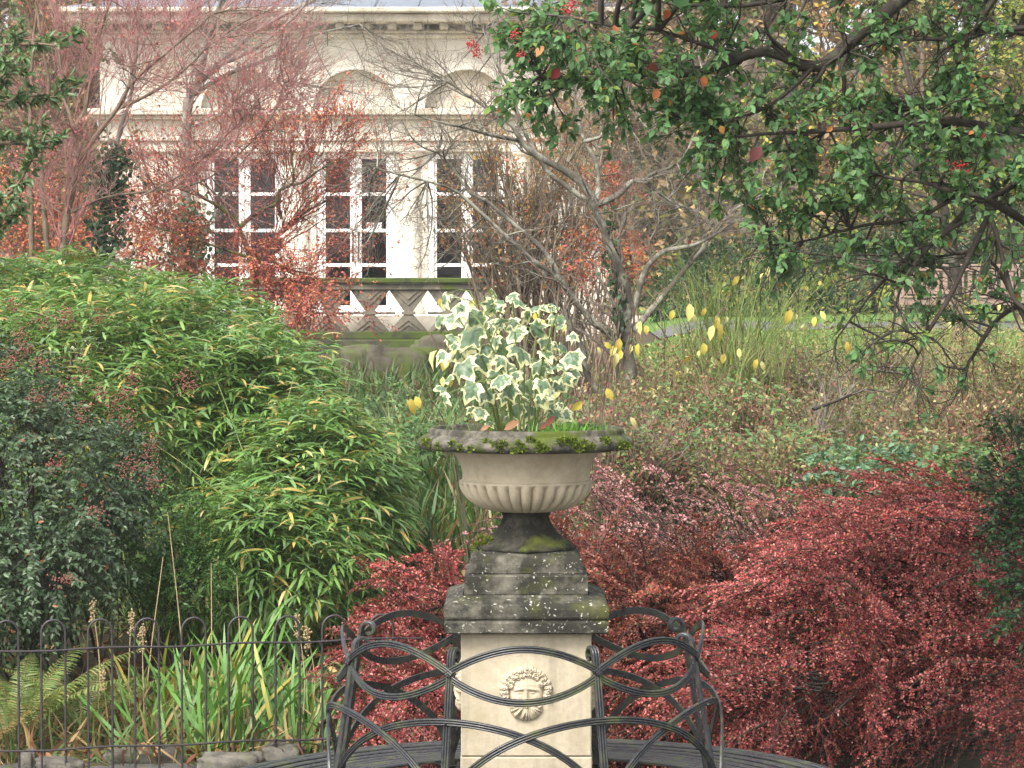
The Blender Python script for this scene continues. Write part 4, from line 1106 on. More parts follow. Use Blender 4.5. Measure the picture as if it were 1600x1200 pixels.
# --- thicket of brown twiggy spirea and seed heads on the slope, one shrub after another
ci = 0
TH = [('reddish brown twiggy shrub right behind the urn rim', 960, 690, 17.5, .42, .3, .32), ('low russet shrub right of the bare tree foot', 1060, 650, 19.5, .5, .5, .42), ('wide tangle of brown stems in the middle of the slope', 1190, 680, 18.5, .6, .5, .34),
      ('pale brown twiggy bush in front of the lawn', 1310, 690, 18.2, .5, .5, .36), ('russet feathery shrub below the drooping branches', 1440, 690, 18.5, .55, .5, .3), ('rust coloured feathery bush at the right edge of the lawn', 1570, 620, 18, .45, .5, .6),
      ('brown thicket shrub just above the pink stems', 1090, 750, 17.0, .6, .4, .26), ('grey brown brushy shrub above the red mound', 1380, 750, 16.6, .6, .4, .26), ('twiggy shrub with faded leaves at the foot of the yellow leaved bush', 1130, 600, 22, .6, .6, .35), ('thin russet shrub before the lawn edge', 1250, 610, 22, .5, .5, .4),
      ('faded shrub in front of the lawn between russet bushes', 1500, 700, 17.2, .5, .4, .3), ('tan shrub half hidden under the drooping twigs', 1380, 610, 21, .5, .5, .36), ('loose brown shrub beside the right edge of the urn', 1010, 730, 16.8, .4, .4, .25), ('dry shrub at the upper edge of the red mound', 1240, 750, 16.6, .5, .4, .25)]
for lab, px, py, d_, rx, ry, rz in TH:
    c = P(px, py, d_); bp = np.array((c[0], d_, float(G(c[0], d_))))
    o = thing('twiggy_shrub', lab, 'shrub', bp, 'brown twiggy shrubs on the slope')
    n_ = int(110 * (rx + rz) / .9)
    b0 = bp + rng.normal(0, 1, (n_, 3)) * [rx * .5, ry * .4, 0]; b0[:, 2] = G(b0[:, 0], b0[:, 1]) - .02
    u = rng.normal(0, 1, (n_, 3)) * [rx * .55, ry * .5, rz * .35]; top = c + u
    s = np.linspace(0, 1, 8)[None, :, None]
    mid = b0 * .5 + top * .5; mid[:, 2] += .2
    pts = (1 - s) ** 2 * b0[:, None] + 2 * s * (1 - s) * mid[:, None] + s * s * top[:, None] + np.cumsum(rng.normal(0, .008, (n_, 8, 3)), 1)
    R = .004 * (1 - .6 * s[..., 0]) * np.ones((n_, 1))
    c1, r1 = spawn(pts, R, 7, .3, 1, (.12, .36), (.3, .9), .15, .25, 6, .65, .0018)
    c2, r2 = spawn(c1, r1, 3, .3, 1, (.06, .18), (.3, 1.0), .1, .25, 5, .75, .0015)
    q = MB()
    for a_, b_ in ((pts, R), (c1, r1), (c2, r2)):
        V, f = tubes(a_, b_, 3); q.add(V, f)
    tw = q.build('stems', 'twig_brown' if ci % 3 else 'twig_grey', o, smooth=True); tw['kind'] = 'stuff'
    # small faded leaves
    e_ = np.concatenate([c2[:, 2], c2[:, 4], c1[:, 5], c1[:, 3]]); e_ = e_[rng.random(len(e_)) < .85]; e_ = np.repeat(e_, 2, 0) + rng.normal(0, .014, (len(e_) * 2, 3))
    _, cc = pal([[(.26, .12, .08), (.3, .18, .1), (.16, .2, .07), (.42, .36, .19), (.13, .21, .06), (.25, .08, .07)], [(.16, .2, .07), (.2, .25, .08), (.11, .18, .05), (.4, .36, .16), (.3, .2, .1), (.24, .12, .07)]][ci % 2], [3, 2.2, 2.5, 1.6, 2.4, 1.8], len(e_))
    joined_leaves('foliage', T_small(.5), place(e_, unit(rng.normal(size=(len(e_), 3))), rng.normal(size=(len(e_), 3)) + [0, -.5, .6], rng.uniform(.016, .042, len(e_))), cc, 'leaf_dull', o)
    ci += 1
# weeds and grass over the slope between them
N = 11000
x = rng.uniform(.2, 5.2, N); y = rng.uniform(15.5, 24.5, N)
pos = np.stack([x, y, G(x, y)], 1)
_, cc = pal([(.1, .17, .04), (.14, .22, .06), (.24, .22, .09), (.32, .24, .12), (.2, .1, .06)], [4, 3, 2, 2, 1], N)
o = joined_leaves('slope_grass', T_blade(.05, .35, 3), place(pos, unit(rng.normal(0, .4, (N, 3)) + [0, 0, 1]), rng.normal(size=(N, 3)), rng.uniform(.15, .45, N)), cc, 'grass_blade', None)
props(o, 'rough green and straw coloured grass among the brown twiggy shrubs', 'grass', kind='stuff')
N = 5200
x = rng.uniform(-1.0, 1.0, N); y = rng.uniform(17.5, 24, N)
pos = np.stack([x, y, G(x, y)], 1)
_, cc = pal([(.08, .17, .04), (.12, .22, .06), (.3, .26, .12), (.22, .12, .05), (.1, .15, .09)], [4, 3, 2, 1, 2], N)
o = joined_leaves('strappy_grass', T_blade(.035, .4, 4), place(pos, unit(rng.normal(0, .35, (N, 3)) + [0, 0, 1]), rng.normal(size=(N, 3)), rng.uniform(.3, .75, N)), cc, 'grass_blade', None)
props(o, 'long strappy green grass growing behind the urn', 'grass', kind='stuff')

for lab, px, py, d_, rx in (('low green weedy patch right of the urn rim', 1060, 720, 17.2, .4), ('patch of fresh green weeds in the middle of the brown slope', 1230, 720, 17.0, .35), ('low leafy green plant beside the urn grass', 930, 740, 17.0, .3), ('green weedy plant above the crimson mound at right', 1500, 740, 16.4, .35), ('leafy green plant at the foot of the green canes', 1120, 650, 18.6, .45), ('dark green ivy patch under the mossy boulders', 610, 640, 24, .6), ('low fern green plant between bamboo and urn', 670, 690, 19, .35)):
    c = P(px, py, d_); bp = np.array((c[0], d_, float(G(c[0], d_)))); o = thing('leafy_plant', lab, 'plant', bp, 'low green plants on the slope')
    n_ = 130; t = rng.normal(0, 1, (n_, 3)) * [rx * .5, .2, .09] + [c[0], d_, max(c[2], bp[2] + .1)]; t[:, 2] = np.maximum(t[:, 2], bp[2] + .05)
    M, ax, Ls = shoots(t, np.tile([0, -.5, .8], (n_, 1)), (.06, .14), 6, None, .4, .3, .5, .9, (.028, .06))
    _, cc = pal([(.1, .2, .06), (.15, .26, .09), (.2, .28, .1), (.08, .15, .05), (.35, .3, .1)], [4, 3, 2, 3, .6], len(M))
    emit(o, T_oval(.6), M, cc, 'leaf_soft', 100, cell=9)
    stems_to(o, bp, t[::8], 'stem_green', .003, 3, 'stems', .2, rx * .4)
for i, (lab, c, r_) in enumerate((('dead grey branch lying across the slope right of the urn', [(930, 690), (1000, 700), (1030, 720), (1060, 745)], .012), ('forked dead branch below the lawn', [(1270, 640), (1310, 625), (1350, 610), (1380, 612)], .012), ('pale bent dead branch above the crimson mound', [(1340, 575), (1380, 580), (1410, 585), (1430, 600)], .01), ('mossy dead stump branch in the brown thicket', [(1240, 720), (1262, 690), (1280, 670), (1296, 630)], .022), ('thin dark dead branch rising from the thicket', [(1275, 730), (1280, 690), (1290, 640), (1286, 600)], .016), ('crooked dead branch at the right of the slope', [(1480, 700), (1500, 670), (1540, 655), (1575, 620)], .013))):
    o = thing('dead_branch', lab, 'branch', P(*c[0], 17.5), 'dead branches on the slope'); pth = smooth_path([P(a_, b_, 17.4 + .15 * j) for j, (a_, b_) in enumerate(c)], 16)
    q = MB(); q.tube(pth, np.linspace(r_, r_ * .4, 16), 6); q.build('stem', 'bark_lichen' if i % 2 == 0 else 'bark_dark', o, smooth=True)
    c1, r1 = spawn(pth[None], np.linspace(r_, r_ * .4, 16)[None], 9, .2, 1, (.15, .4), (.4, 1.0), .1, .3, 7, .4, .002); c2, r2 = spawn(c1, r1, 4, .3, 1, (.06, .18), (.4, 1.0), .1, .3, 5, .6, .0015)
    q = MB(); V, f = tubes(c1, r1, 4); q.add(V, f); V, f = tubes(c2, r2, 3); q.add(V, f); t_ = q.build('twigs', 'twig_grey', o, smooth=True); t_['kind'] = 'stuff'
N = 6000
x = rng.uniform(-3.6, .6, N); y = rng.uniform(22, 36, N); pos = np.stack([x, y, G(x, y)], 1)
_, cc = pal([(.07, .14, .04), (.1, .18, .05), (.22, .18, .08), (.14, .08, .04), (.06, .1, .03)], [4, 3, 2, 1, 3], N)
o = joined_leaves('rough_grass', T_blade(.06, .5, 3), place(pos, unit(rng.normal(0, .5, (N, 3)) + [0, 0, 1]), rng.normal(size=(N, 3)), rng.uniform(.15, .5, N)), cc, 'grass_blade', None)
props(o, 'rough dark green grass below the mossy boulders and balustrade', 'grass', kind='stuff')
# tall thin green and straw stems standing before the lawn, clump by clump
for lab, px, d_, n_, hh in (('loose clump of tall yellow green stems before the lawn', 1270, 22.5, 90, (.7, 1.5)), ('tall straw and green stems right of the yellow leaved canes', 1350, 23.5, 80, (.7, 1.5)), ('tangled tall stems in front of the far bench', 1470, 24, 100, (.6, 1.5)), ('thin tall stems at the right edge of the lawn', 1580, 23, 90, (.6, 1.4)), ('stems rising left of the yellow leaved canes', 1030, 23, 60, (.6, 1.3)), ('upright green stems behind the yellow leaved canes', 1180, 24.5, 70, (.9, 1.9))):
    o = thing('stem_clump', lab, 'plant', base_of(px, d_), 'tall stem clumps before the lawn'); b0 = np.array(o.location) + rng.normal(0, 1, (n_, 3)) * [.32, .3, 0]; b0[:, 2] = G(b0[:, 0], b0[:, 1])
    s = np.linspace(0, 1, 7)[None, :, None]; H_ = rng.uniform(*hh, (n_, 1, 1)); dr = np.stack([rng.normal(0, .22, n_), rng.normal(0, .2, n_), np.ones(n_)], 1)[:, None]
    pts = b0[:, None] + H_ * (s * dr + s ** 2 * np.stack([rng.normal(0, .2, n_), rng.normal(0, .1, n_), -.15 * np.ones(n_)], 1)[:, None])
    c1, r1 = spawn(pts, np.full(pts.shape[:2], .004), 4, .4, 1, (.1, .35), (.2, .7), .3, .1, 5, .6, .0018)
    q = MB(); V, f = tubes(pts, np.broadcast_to(.0045 * (1 - .5 * s[..., 0]), pts.shape[:2]), 3); q.add(V, f); V, f = tubes(c1, r1, 3); q.add(V, f)
    t_ = q.build('stems', 'stem_green' if n_ != 100 else 'straw', o, smooth=True); t_['kind'] = 'stuff'
    e_ = c1[:, 1:].reshape(-1, 3); e_ = e_[rng.random(len(e_)) < .6]
    _, cc = pal([(.2, .26, .06), (.3, .3, .08), (.14, .2, .05), (.45, .38, .12), (.3, .2, .1)], [3, 2, 3, 1, 1], len(e_))
    joined_leaves('foliage', T_small(.45), place(e_, unit(rng.normal(size=e_.shape)), rng.normal(size=e_.shape) + [0, -.5, .6], rng.uniform(.025, .055, len(e_))), cc, 'leaf_soft', o)

# --- bluish bramble-like shrub above the red mound
sh = thing('blue_green_shrub', 'pale blue green leafy shrub above the red mound on the right', 'shrub', base_of(1340, 15.4))
p, nrm = shell([E(1300, 745, 15.4, .16, .2, .09), E(1385, 735, 15.3, .2, .2, .09), E(1360, 775, 15.2, .12, .2, .12)], 170, .5, .2)
M, ax, Ls = shoots(p, nrm, (.08, .16), 7, None, .3, .2, .4, .9, (.035, .055))
_, cc = pal([(.14, .25, .16), (.1, .2, .12), (.18, .3, .15)], [3, 3, 2], len(M))
emit(sh, T_oval(.55), M, cc, 'leaf_soft', 200, cell=6)
shoot_twigs(sh, p, ax, Ls, 'stem_green', .002, 1, .2); stems_to(sh, base_of(1340, 15.5), p[::12], 'twig_brown', .005, 4)

# --- yellow leaved shrub with green canes
ker = thing('green_stemmed_shrub', 'shrub of thin green canes carrying a few large yellow leaves', 'shrub', base_of(1130, 20))
n_ = 80
b0 = np.array(ker.location) + rng.normal(0, 1, (n_, 3)) * [.28, .3, 0]; b0[:, 2] = G(b0[:, 0], b0[:, 1])
tops = np.array([P(rng.uniform(990, 1290), rng.uniform(380, 500), 20 + rng.normal(0, .4)) for _ in range(n_)])
s = np.linspace(0, 1, 9)[None, :, None]
mid = np.stack([b0[:, 0] * .65 + tops[:, 0] * .35, b0[:, 1], b0[:, 2] * .25 + tops[:, 2] * .75], 1)
pts = (1 - s) ** 2 * b0[:, None] + 2 * s * (1 - s) * mid[:, None] + s * s * tops[:, None]
R = np.broadcast_to(.006 * (1 - .6 * s[..., 0]), (n_, 9))
c1, r1 = spawn(pts, R, 5, .35, .95, (.2, .5), (.25, .6), .3, .1, 6, .7, .0016)
q = MB()
for a_, b_ in ((pts, R), (c1, r1)): V, f = tubes(a_, b_, 3); q.add(V, f)
tw = q.build('canes', 'stem_green', ker, smooth=True); tw['kind'] = 'stuff'
YC = [(.68, .58, .12), (.72, .64, .2), (.6, .48, .1), (.68, .63, .3)]
ym = []
for c, (w_, f_, u_) in zip(YC, ((.62, .1, .3), (.5, .16, .1), (.56, .05, .55), (.44, .2, .4))):
    T_ov = T_oval(w_, f_, u_); cv = np.tile(c, (8, 1)) * np.array([.8, 1, .95, 1, 1, 1.02, .95, .7])[:, None]; ym.append(raw_mesh('leaf', T_ov[0], T_ov[1], 'leaf_soft', cols=cv, smooth=True))
def hang_leaf(par, px, py, d_, s_, i, spread=.4):
    size = s_ / F * d_; y = unit(np.array([rng.normal(0, spread), -.25, -1.])); c = P(px, py, d_)
    M = place(c - y * size * .5, y, np.array([rng.normal(0, .5), -1., .35]), size); M[:3, 3] -= abs_loc(par)
    o = link('leaf', ym[i % 4], par); o.matrix_basis = Matrix(M.tolist())
    return c - y * size * .5
yl = [(1050, 492, 34), (1077, 488, 40), (1100, 487, 32), (1085, 497, 26), (1120, 503, 42), (1112, 520, 44), (1128, 515, 46), (1135, 500, 30), (1100, 545, 44), (1092, 553, 26), (1078, 560, 30), (1118, 565, 36), (1130, 560, 36), (1155, 552, 34), (1180, 568, 36), (1192, 572, 26), (1010, 515, 36), (1000, 512, 34), (1150, 438, 28), (1200, 425, 34), (1215, 428, 26), (1190, 432, 26), (1232, 494, 32), (1243, 496, 32), (1272, 502, 28), (1286, 493, 30), (1326, 543, 28), (1485, 508, 36), (1510, 492, 26), (1560, 480, 30), (1058, 585, 26), (1072, 580, 26), (1020, 612, 26), (1035, 622, 28), (1230, 440, 24), (1300, 690, 26)]
kp = np.concatenate([pts.reshape(-1, 3), c1.reshape(-1, 3)])
for i, (px, py, s_) in enumerate(yl):
    e_ = hang_leaf(ker, px, py, 19.4 + rng.uniform(-.3, .3) if px < 1300 else 20.2, s_ * rng.uniform(.42, .75), i)
    j = int(np.argmin(np.linalg.norm(kp - e_ - [0, 0, .1], axis=1))); a_ = kp[j]
    q = MB(); q.tube(smooth_path([a_, (a_ + e_) / 2 + [0, 0, .06], e_ + [0, 0, .02], e_], 10), np.linspace(.0035, .0015, 10), 4); q.build('twig', 'twig_brown', ker, smooth=True)
yk = thing('yellow_leaved_sapling', 'slender twigs with drooping clusters of pale yellow leaves behind the urn plant', 'sapling', base_of(900, 17))
yl2 = [(950, 540, 30), (958, 548, 34), (966, 540, 36), (962, 562, 34), (968, 555, 30), (985, 545, 24), (994, 545, 26), (936, 548, 24), (952, 616, 30), (868, 612, 40), (858, 618, 38), (876, 606, 34), (838, 497, 30), (850, 506, 26), (645, 634, 36), (636, 630, 26), (653, 628, 28), (692, 597, 32), (706, 595, 24), (675, 560, 44), (695, 568, 32), (735, 478, 32), (688, 475, 34), (744, 490, 26), (902, 635, 28), (880, 512, 30), (780, 555, 26), (990, 660, 28)]
for i, (px, py, s_) in enumerate(yl2):
    d_ = 15.8 + rng.uniform(-.3, .3)
    hang_leaf(yk, px, py, d_, s_ * rng.uniform(.5, .85), i)
    a_ = P(px, py - s_ * .5, d_); b_ = base_of(870 + (px - 870) * .55, 16.4)
    q = MB(); q.tube(smooth_path([b_, b_ * .4 + a_ * .6 + [(a_[0] - b_[0]) * -.15, 0, .25], a_ + [0, 0, .05], a_], 12), np.linspace(.004, .0012, 12), 4); q.build('twig', 'twig_brown', yk, smooth=True)

# --- irises, ferns and stalks behind the fence
T_iris = T_blade(.034, .65, 8, .8)
for ii, (px0, px1, n_, hgt, lab) in enumerate([(300, 400, 85, (.35, .72), 'thick clump of sword shaped iris leaves in the middle behind the fence'), (220, 300, 40, (.35, .6), 'thin iris clump near the ferns behind the fence'), (400, 530, 75, (.3, .62), 'spreading iris leaves with yellow tips beside the round seat')]):
    o = thing('iris_clump', lab, 'iris', base_of((px0 + px1) / 2, 13.75), 'iris clumps behind the fence')
    px = rng.uniform(px0, px1, n_); d_ = rng.uniform(13.45, 14.1, n_)
    x = (px - 800) / F * d_; pos = np.stack([x, d_, G(x, d_)], 1)
    lean = np.stack([rng.normal(0, .42, n_), rng.normal(-.05, .25, n_), np.ones(n_)], 1)
    zh = np.stack([-lean[:, 0] * 0 + rng.normal(0, .6, n_), -np.ones(n_), np.full(n_, .5)], 1) * rng.choice([1, 1, -1], n_)[:, None]
    _, cc = pal([(.1, .23, .04), (.14, .3, .06), (.08, .18, .05), (.4, .36, .07), (.5, .33, .08)], [4, 3, 3, 1, .7], n_)
    emit(o, T_iris, place(pos, lean, zh, rng.uniform(*hgt, n_)), cc, 'leaf_soft', 300, cell=1)
def fern(label, px, d_, n_, L, cols):
    o = thing('fern', label, 'fern', base_of(px, d_), 'ferns behind the fence'); B_ = np.array(o.location)
    for i in range(n_):
        a = i / n_ * 2 * math.pi + rng.uniform(-.3, .3); el = rng.uniform(.75, 1.3); Lf = rng.uniform(*L)
        h = np.array([math.cos(a), math.sin(a) * .7, 0])
        t = np.linspace(0, 1, 44)[:, None]
        ax_ = B_ + Lf * (t * h * math.cos(el) + np.array([0, 0, 1]) * (t * math.sin(el) - .3 * t ** 2.4) + h * t ** 2 * .25)
        tan = unit(np.gradient(ax_, axis=0)); sd = unit(np.cross(tan, [0, 0, 1.])); up_ = np.cross(sd, tan)
        Ms = []; 
        for s_ in (-1, 1):
            ln = Lf * .125 * np.sin(np.clip(t[3:, 0] * 1.04, 0, 1) * math.pi) ** .7 + .008
            Ms.append(place(ax_[3:], unit(sd[3:] * s_ + tan[3:] * .35 + rng.normal(0, .05, (41, 3))), up_[3:], ln))
        M = np.concatenate(Ms); _, cc = pal(cols, [1] * len(cols), len(M))
        tone = rng.uniform(.75, 1.2)
        tv, tt = T_blade(.085, .35, 3)
        V = (np.einsum('nij,kj->nki', M[:, :3, :3], tv) + M[:, None, :3, 3]).reshape(-1, 3)
        Tt = (np.arange(len(M))[:, None, None] * len(tv) + tt[None]).reshape(-1, 3)
        q = MB(); q.add(V, (), Tt); nv = len(V); q.tube(ax_, np.linspace(.003, .001, 44), 3)
        q.build('frond', 'leaf_soft', o, smooth=True, cols=np.concatenate([np.repeat(cc * tone, len(tv), 0), np.tile((.2, .16, .05), (132, 1))]))
FC = [(.16, .24, .06), (.22, .28, .09), (.12, .2, .05), (.26, .26, .09)]
fern('yellowish green fern at the far left behind the fence', 20, 13.75, 14, (.6, .95), FC)
fern('spreading pale green fern next to the irises', 130, 13.85, 13, (.5, .8), FC)
fern('browning fern low at the left edge', -30, 13.45, 9, (.35, .5), [(.2, .14, .05), (.26, .18, .07), (.14, .16, .05)])
N = 1700
px = rng.uniform(-60, 620, N); d_ = rng.uniform(13.3, 14.6, N); x = (px - 800) / F * d_; pos = np.stack([x, d_, G(x, d_)], 1)
_, cc = pal([(.1, .16, .05), (.3, .22, .1), (.36, .26, .13), (.2, .1, .05), (.13, .2, .06)], [3, 2, 1, 2, 2], N)
o = joined_leaves('dry_undergrowth', T_blade(.05, .5, 3), place(pos, unit(rng.normal(0, .5, (N, 3)) + [0, 0, .8]), rng.normal(size=(N, 3)), rng.uniform(.1, .36, N)), cc, 'leaf_dry', None)
props(o, 'tangled dry brown grass and weeds behind the iron fence', 'undergrowth', kind='stuff')
fern('small green fern behind the urn', 880, 16.2, 8, (.3, .5), [(.14, .24, .08), (.2, .3, .1)])
# dead stalks
for i, (px, py, d_, lean) in enumerate([(145, 945, 13.9, 3), (205, 960, 13.9, -2), (222, 985, 13.8, 2), (255, 870, 14.0, -35), (262, 800, 14.1, 30), (330, 880, 14.0, 4), (160, 1050, 13.7, 10), (370, 900, 14.1, -3), (345, 1000, 13.8, -8), (300, 1000, 13.9, 3), (385, 1040, 13.7, 4), (465, 965, 13.8, 2), (480, 985, 13.8, -4)]):
    a_ = P(px, py, d_); b_ = base_of(px + lean, d_)
    o = thing('dead_stalk', '%s dry straw coloured stalk standing %s' % (['thick', 'slim', 'crooked', 'tall leaning', 'tallest arching', 'thin', 'short', 'faint', 'bent', 'upright', 'low', 'dark', 'spindly'][i], ['in front of the black hollow by the ferns', 'right of the black hollow', 'just left of the irises', 'behind the third fence hoop', 'against the bamboo, yellow green', 'beside the bamboo edge', 'among the fern fronds', 'behind the fourth hoop', 'inside the iris clump', 'left of the thick iris clump', 'below the top rail among irises', 'behind the sixth hoop', 'near the round seat end of the fence'][i]), 'stalk', b_, 'dead stalks behind the fence')
    q = MB(); pth = smooth_path([b_, b_ * .5 + a_ * .5 + rng.normal(0, .015, 3), a_], 14); q.tube(pth, np.linspace(.0045, .002, 14), 5); q.build('stem', 'straw', o, smooth=True)
    if i in (0, 1, 2, 11, 12, 6): clusters(o, [a_ + [0, 0, .0], a_ - [0, 0, .03], a_ - [0, 0, .08]], 22, np.array([.009, .009, .016]), .006, 'straw', 'seed_head')
# ------------------------------------------------------------------ trees
def tree(name, label, d_, limbs, mat, twigmat, levels, base=None, group=None, dj=.35, sides=7, scale=1.0, limbname='limb', bias=None):
    """limbs: (list of (px, py[, d]), r0, r1) read off the photograph at the tree's distance"""
    first = limbs[0][0][0]
    b0 = base_of(first[0], d_) if base is None else np.asarray(base)
    o = thing(name, label, 'tree', b0, group)
    P0 = []; R0 = []
    for i, (c, r0, r1) in enumerate(limbs):
        off = rng.normal(0, dj) if i else 0
        pts = []
        for j, cc in enumerate(c):
            dd = cc[2] if len(cc) > 2 else d_ + off * (j / max(1, len(c) - 1))
            pts.append(P(cc[0], cc[1], dd))
        if i == 0: pts = [b0 - [0, 0, .05]] + pts
        n_ = max(12, 5 * len(pts)) if i == 0 else 18
        p = smooth_path(pts, n_); p += np.cumsum(rng.normal(0, .004 * scale, p.shape), 0) * np.linspace(0, 1, n_)[:, None]
        r = np.linspace(r0, r1, n_) * (1 + .1 * np.sin(np.arange(n_) * 1.9 + i))
        q = MB(); q.tube(p, r, sides); q.build('trunk' if i == 0 else limbname, mat, o, smooth=True)
        s = np.linspace(0, n_ - 1, 16); k = s.astype(int).clip(0, n_ - 2); f = (s - k)[:, None]
        P0.append(p[k] * (1 - f) + p[k + 1] * f); R0.append(np.interp(s, np.arange(n_), r))
    cur = (np.array(P0), np.array(R0)); allp = [cur]
    if levels:
        q = MB(); 
        first_lv = True
        for lv in levels:
            src = allp[lv.pop('src', -1)]
            c_, r_ = spawn(src[0], src[1], bias=bias, **lv); allp.append((c_, r_))
            V, f = tubes(c_, r_, 4 if first_lv else 3); q.add(V, f); first_lv = False
        tw = q.build('twigs', twigmat, o, smooth=True); tw['kind'] = 'stuff'
    return o, allp
def twig_leaves(o, paths, per, tpl, size, cols, wts, mat, singles=0, t0=.3, cell=10, hang=.2, up=.7, spread=1.0, prob=1.0):
    Pt = paths
    B, n_, _ = Pt.shape
    if prob < 1: Pt = Pt[rng.random(B) < prob]; B = len(Pt)
    t = rng.uniform(t0, 1, (B, per)) * (n_ - 1.001); i = t.astype(int); f = (t - i)[..., None]; bi = np.arange(B)[:, None]
    pos = Pt[bi, i] * (1 - f) + Pt[bi, i + 1] * f; tan = unit(Pt[bi, i + 1] - Pt[bi, i])
    d = unit(tan * .5 + rng.normal(0, .5 * spread, pos.shape) + np.array([0, 0, -hang]))
    M = place(pos, d, rng.normal(0, .4, pos.shape) + np.array([0, -.45, up]), rng.uniform(*size, pos.shape[:2])).reshape(-1, 4, 4)
    _, cc = pal(cols, wts, len(M))
    emit(o, tpl, M, cc, mat, singles, cell=cell)

def reach(o, paths, targets, r, mat, name='boughs', n=10, sag=0.0, maxlen=None):
    """thin boughs that grow from the nearest point of the existing limbs out to each target"""
    src = paths.reshape(-1, 3); out = []
    for t in targets:
        dd = np.linalg.norm(src - t, axis=1); j = int(np.argmin(dd + rng.uniform(0, .12, len(dd))))
        a = src[j]; L_ = np.linalg.norm(t - a)
        if maxlen and L_ > maxlen: a = t + (a - t) / L_ * maxlen * .98 if False else a
        m_ = (a + t) / 2 + rng.normal(0, .1, 3) * L_ + np.array([0, 0, sag * L_])
        s_ = np.linspace(0, 1, n)[:, None]
        out.append((1 - s_) ** 2 * a + 2 * s_ * (1 - s_) * m_ + s_ ** 2 * t + np.cumsum(rng.normal(0, .004, (n, 3)), 0) * s_)
    out = np.array(out); R = np.broadcast_to(np.linspace(r, r * .35, n), out.shape[:2])
    V, f = tubes(out, R, 4); b_ = part(name, V, f, mat, o, smooth=True); b_['kind'] = 'stuff'
    return out, R

# --- bare lichened tree right of the urn
L = [([(985, 600), (981, 541), (981, 506), (984, 475)], .052, .043),
     ([(984, 478), (978, 449), (967, 414), (955, 386), (942, 350), (931, 319)], .034, .026),
     ([(931, 319), (913, 290), (884, 267), (844, 247), (821, 230), (812, 218), (798, 195), (766, 172), (729, 144), (700, 126)], .034, .008),
     ([(812, 220), (772, 211), (735, 200), (700, 190), (660, 178)], .016, .005),
     ([(921, 316), (884, 290), (855, 267), (832, 230), (815, 201), (800, 150), (770, 90), (745, 20)], .022, .006),
     ([(931, 318), (936, 287), (930, 250), (913, 221), (900, 170), (890, 90)], .024, .006),
     ([(913, 221), (944, 213), (970, 195), (985, 175), (1000, 120)], .015, .006),
     ([(934, 320), (967, 305), (987, 283), (1010, 279), (1022, 267), (1068, 244), (1094, 184), (1110, 120)], .024, .006),
     ([(993, 480), (1004, 432), (1027, 399), (1055, 388), (1082, 381), (1130, 350)], .028, .009),
     ([(990, 518), (1039, 458), (1070, 420), (1096, 389), (1140, 330), (1190, 300)], .026, .008),
     ([(975, 545), (958, 524), (924, 501), (889, 458), (875, 435), (837, 412), (809, 389), (772, 354), (726, 310), (700, 290), (640, 275), (590, 262)], .031, .005),
     ([(875, 436), (858, 403), (843, 383), (800, 345), (767, 315), (739, 299), (715, 260), (690, 238)], .024, .006),
     ([(1010, 280), (1040, 310), (1085, 330), (1110, 352), (1145, 350)], .012, .005),
     ([(955, 640), (920, 590), (905, 540), (880, 500)], .03, .02)]
o, A = tree('bare_tree', 'small bare tree with pale lichened branches right of the urn', 20, L, 'bark_lichen', 'twig_grey',
            [dict(m=6, t0=.25, t1=1, length=(.25, .7), angle=(.35, .9), up=.25, wob=.25, n=8, rr=.4, rmin=.0025), dict(m=5, t0=.25, t1=1, length=(.15, .4), angle=(.3, .9), up=.1, wob=.25, n=6, rr=.6, rmin=.0016), dict(m=3, t0=.3, t1=1, length=(.08, .22), angle=(.3, .9), up=.05, wob=.2, n=4, rr=.7, rmin=.0012)], scale=1.3)
twig_leaves(o, A[2][0], 1, T_oval(.6), (.03, .05), [(.3, .06, .05), (.35, .15, .05), (.4, .3, .08)], [3, 2, 1], 'leaf_soft', 0, prob=.08)
tg = np.array([P(rng.uniform(540, 900), rng.uniform(40, 430), 20 + rng.normal(0, .35)) for _ in range(95)] + [P(rng.uniform(900, 1200), rng.uniform(80, 400), 20 + rng.normal(0, .35)) for _ in range(40)])
bt, br = reach(o, A[0][0], tg, .007, 'bark_lichen')
c1, r1 = spawn(bt, br, 6, .3, 1, (.15, .4), (.3, .9), .1, .25, 6, .6, .0016); c2, r2 = spawn(c1, r1, 4, .25, 1, (.08, .22), (.3, .9), .05, .2, 5, .7, .0012)
q = MB()
for a_, b_ in ((c1, r1), (c2, r2)): V, f = tubes(a_, b_, 3); q.add(V, f)
t_ = q.build('twigs', 'twig_grey', o, smooth=True); t_['kind'] = 'stuff'
# ivy climbing that trunk
def ivy(label, pts, n_, spread, size, name='ivy', d_=None):
    o = thing(name, label, 'ivy', base_of(pts[0][0], d_), 'ivy on the tree trunks')
    pth = smooth_path([P(a, b_, d_ - .1) for a, b_ in pts], 40)
    k = rng.integers(0, 40, n_); pos = pth[k] + rng.normal(0, 1, (n_, 3)) * np.array(spread)
    _, cc = pal([(.025, .06, .02), (.04, .09, .03), (.06, .12, .045), (.018, .04, .016)], [4, 3, 1.5, 3], n_)
    M = place(pos, unit(rng.normal(0, .5, (n_, 3)) + [0, -.3, -.7]), rng.normal(0, .35, (n_, 3)) + [0, -1, .4], rng.uniform(*size, n_))
    emit(o, T_oval(.8, .1, .25), M, cc, 'leaf_soft', 120, cell=6)
    b_ = np.array(o.location); q = MB(); q.tube(smooth_path([b_] + list(pth[::8]), 30), np.linspace(.012, .005, 30), 5); q.build('vine', 'bark_dark', o, smooth=True)
ivy('ivy climbing the bare tree trunk beside the urn', [(965, 540), (968, 470), (955, 400), (950, 330)], 130, (.035, .03, .05), (.03, .05), d_=20)

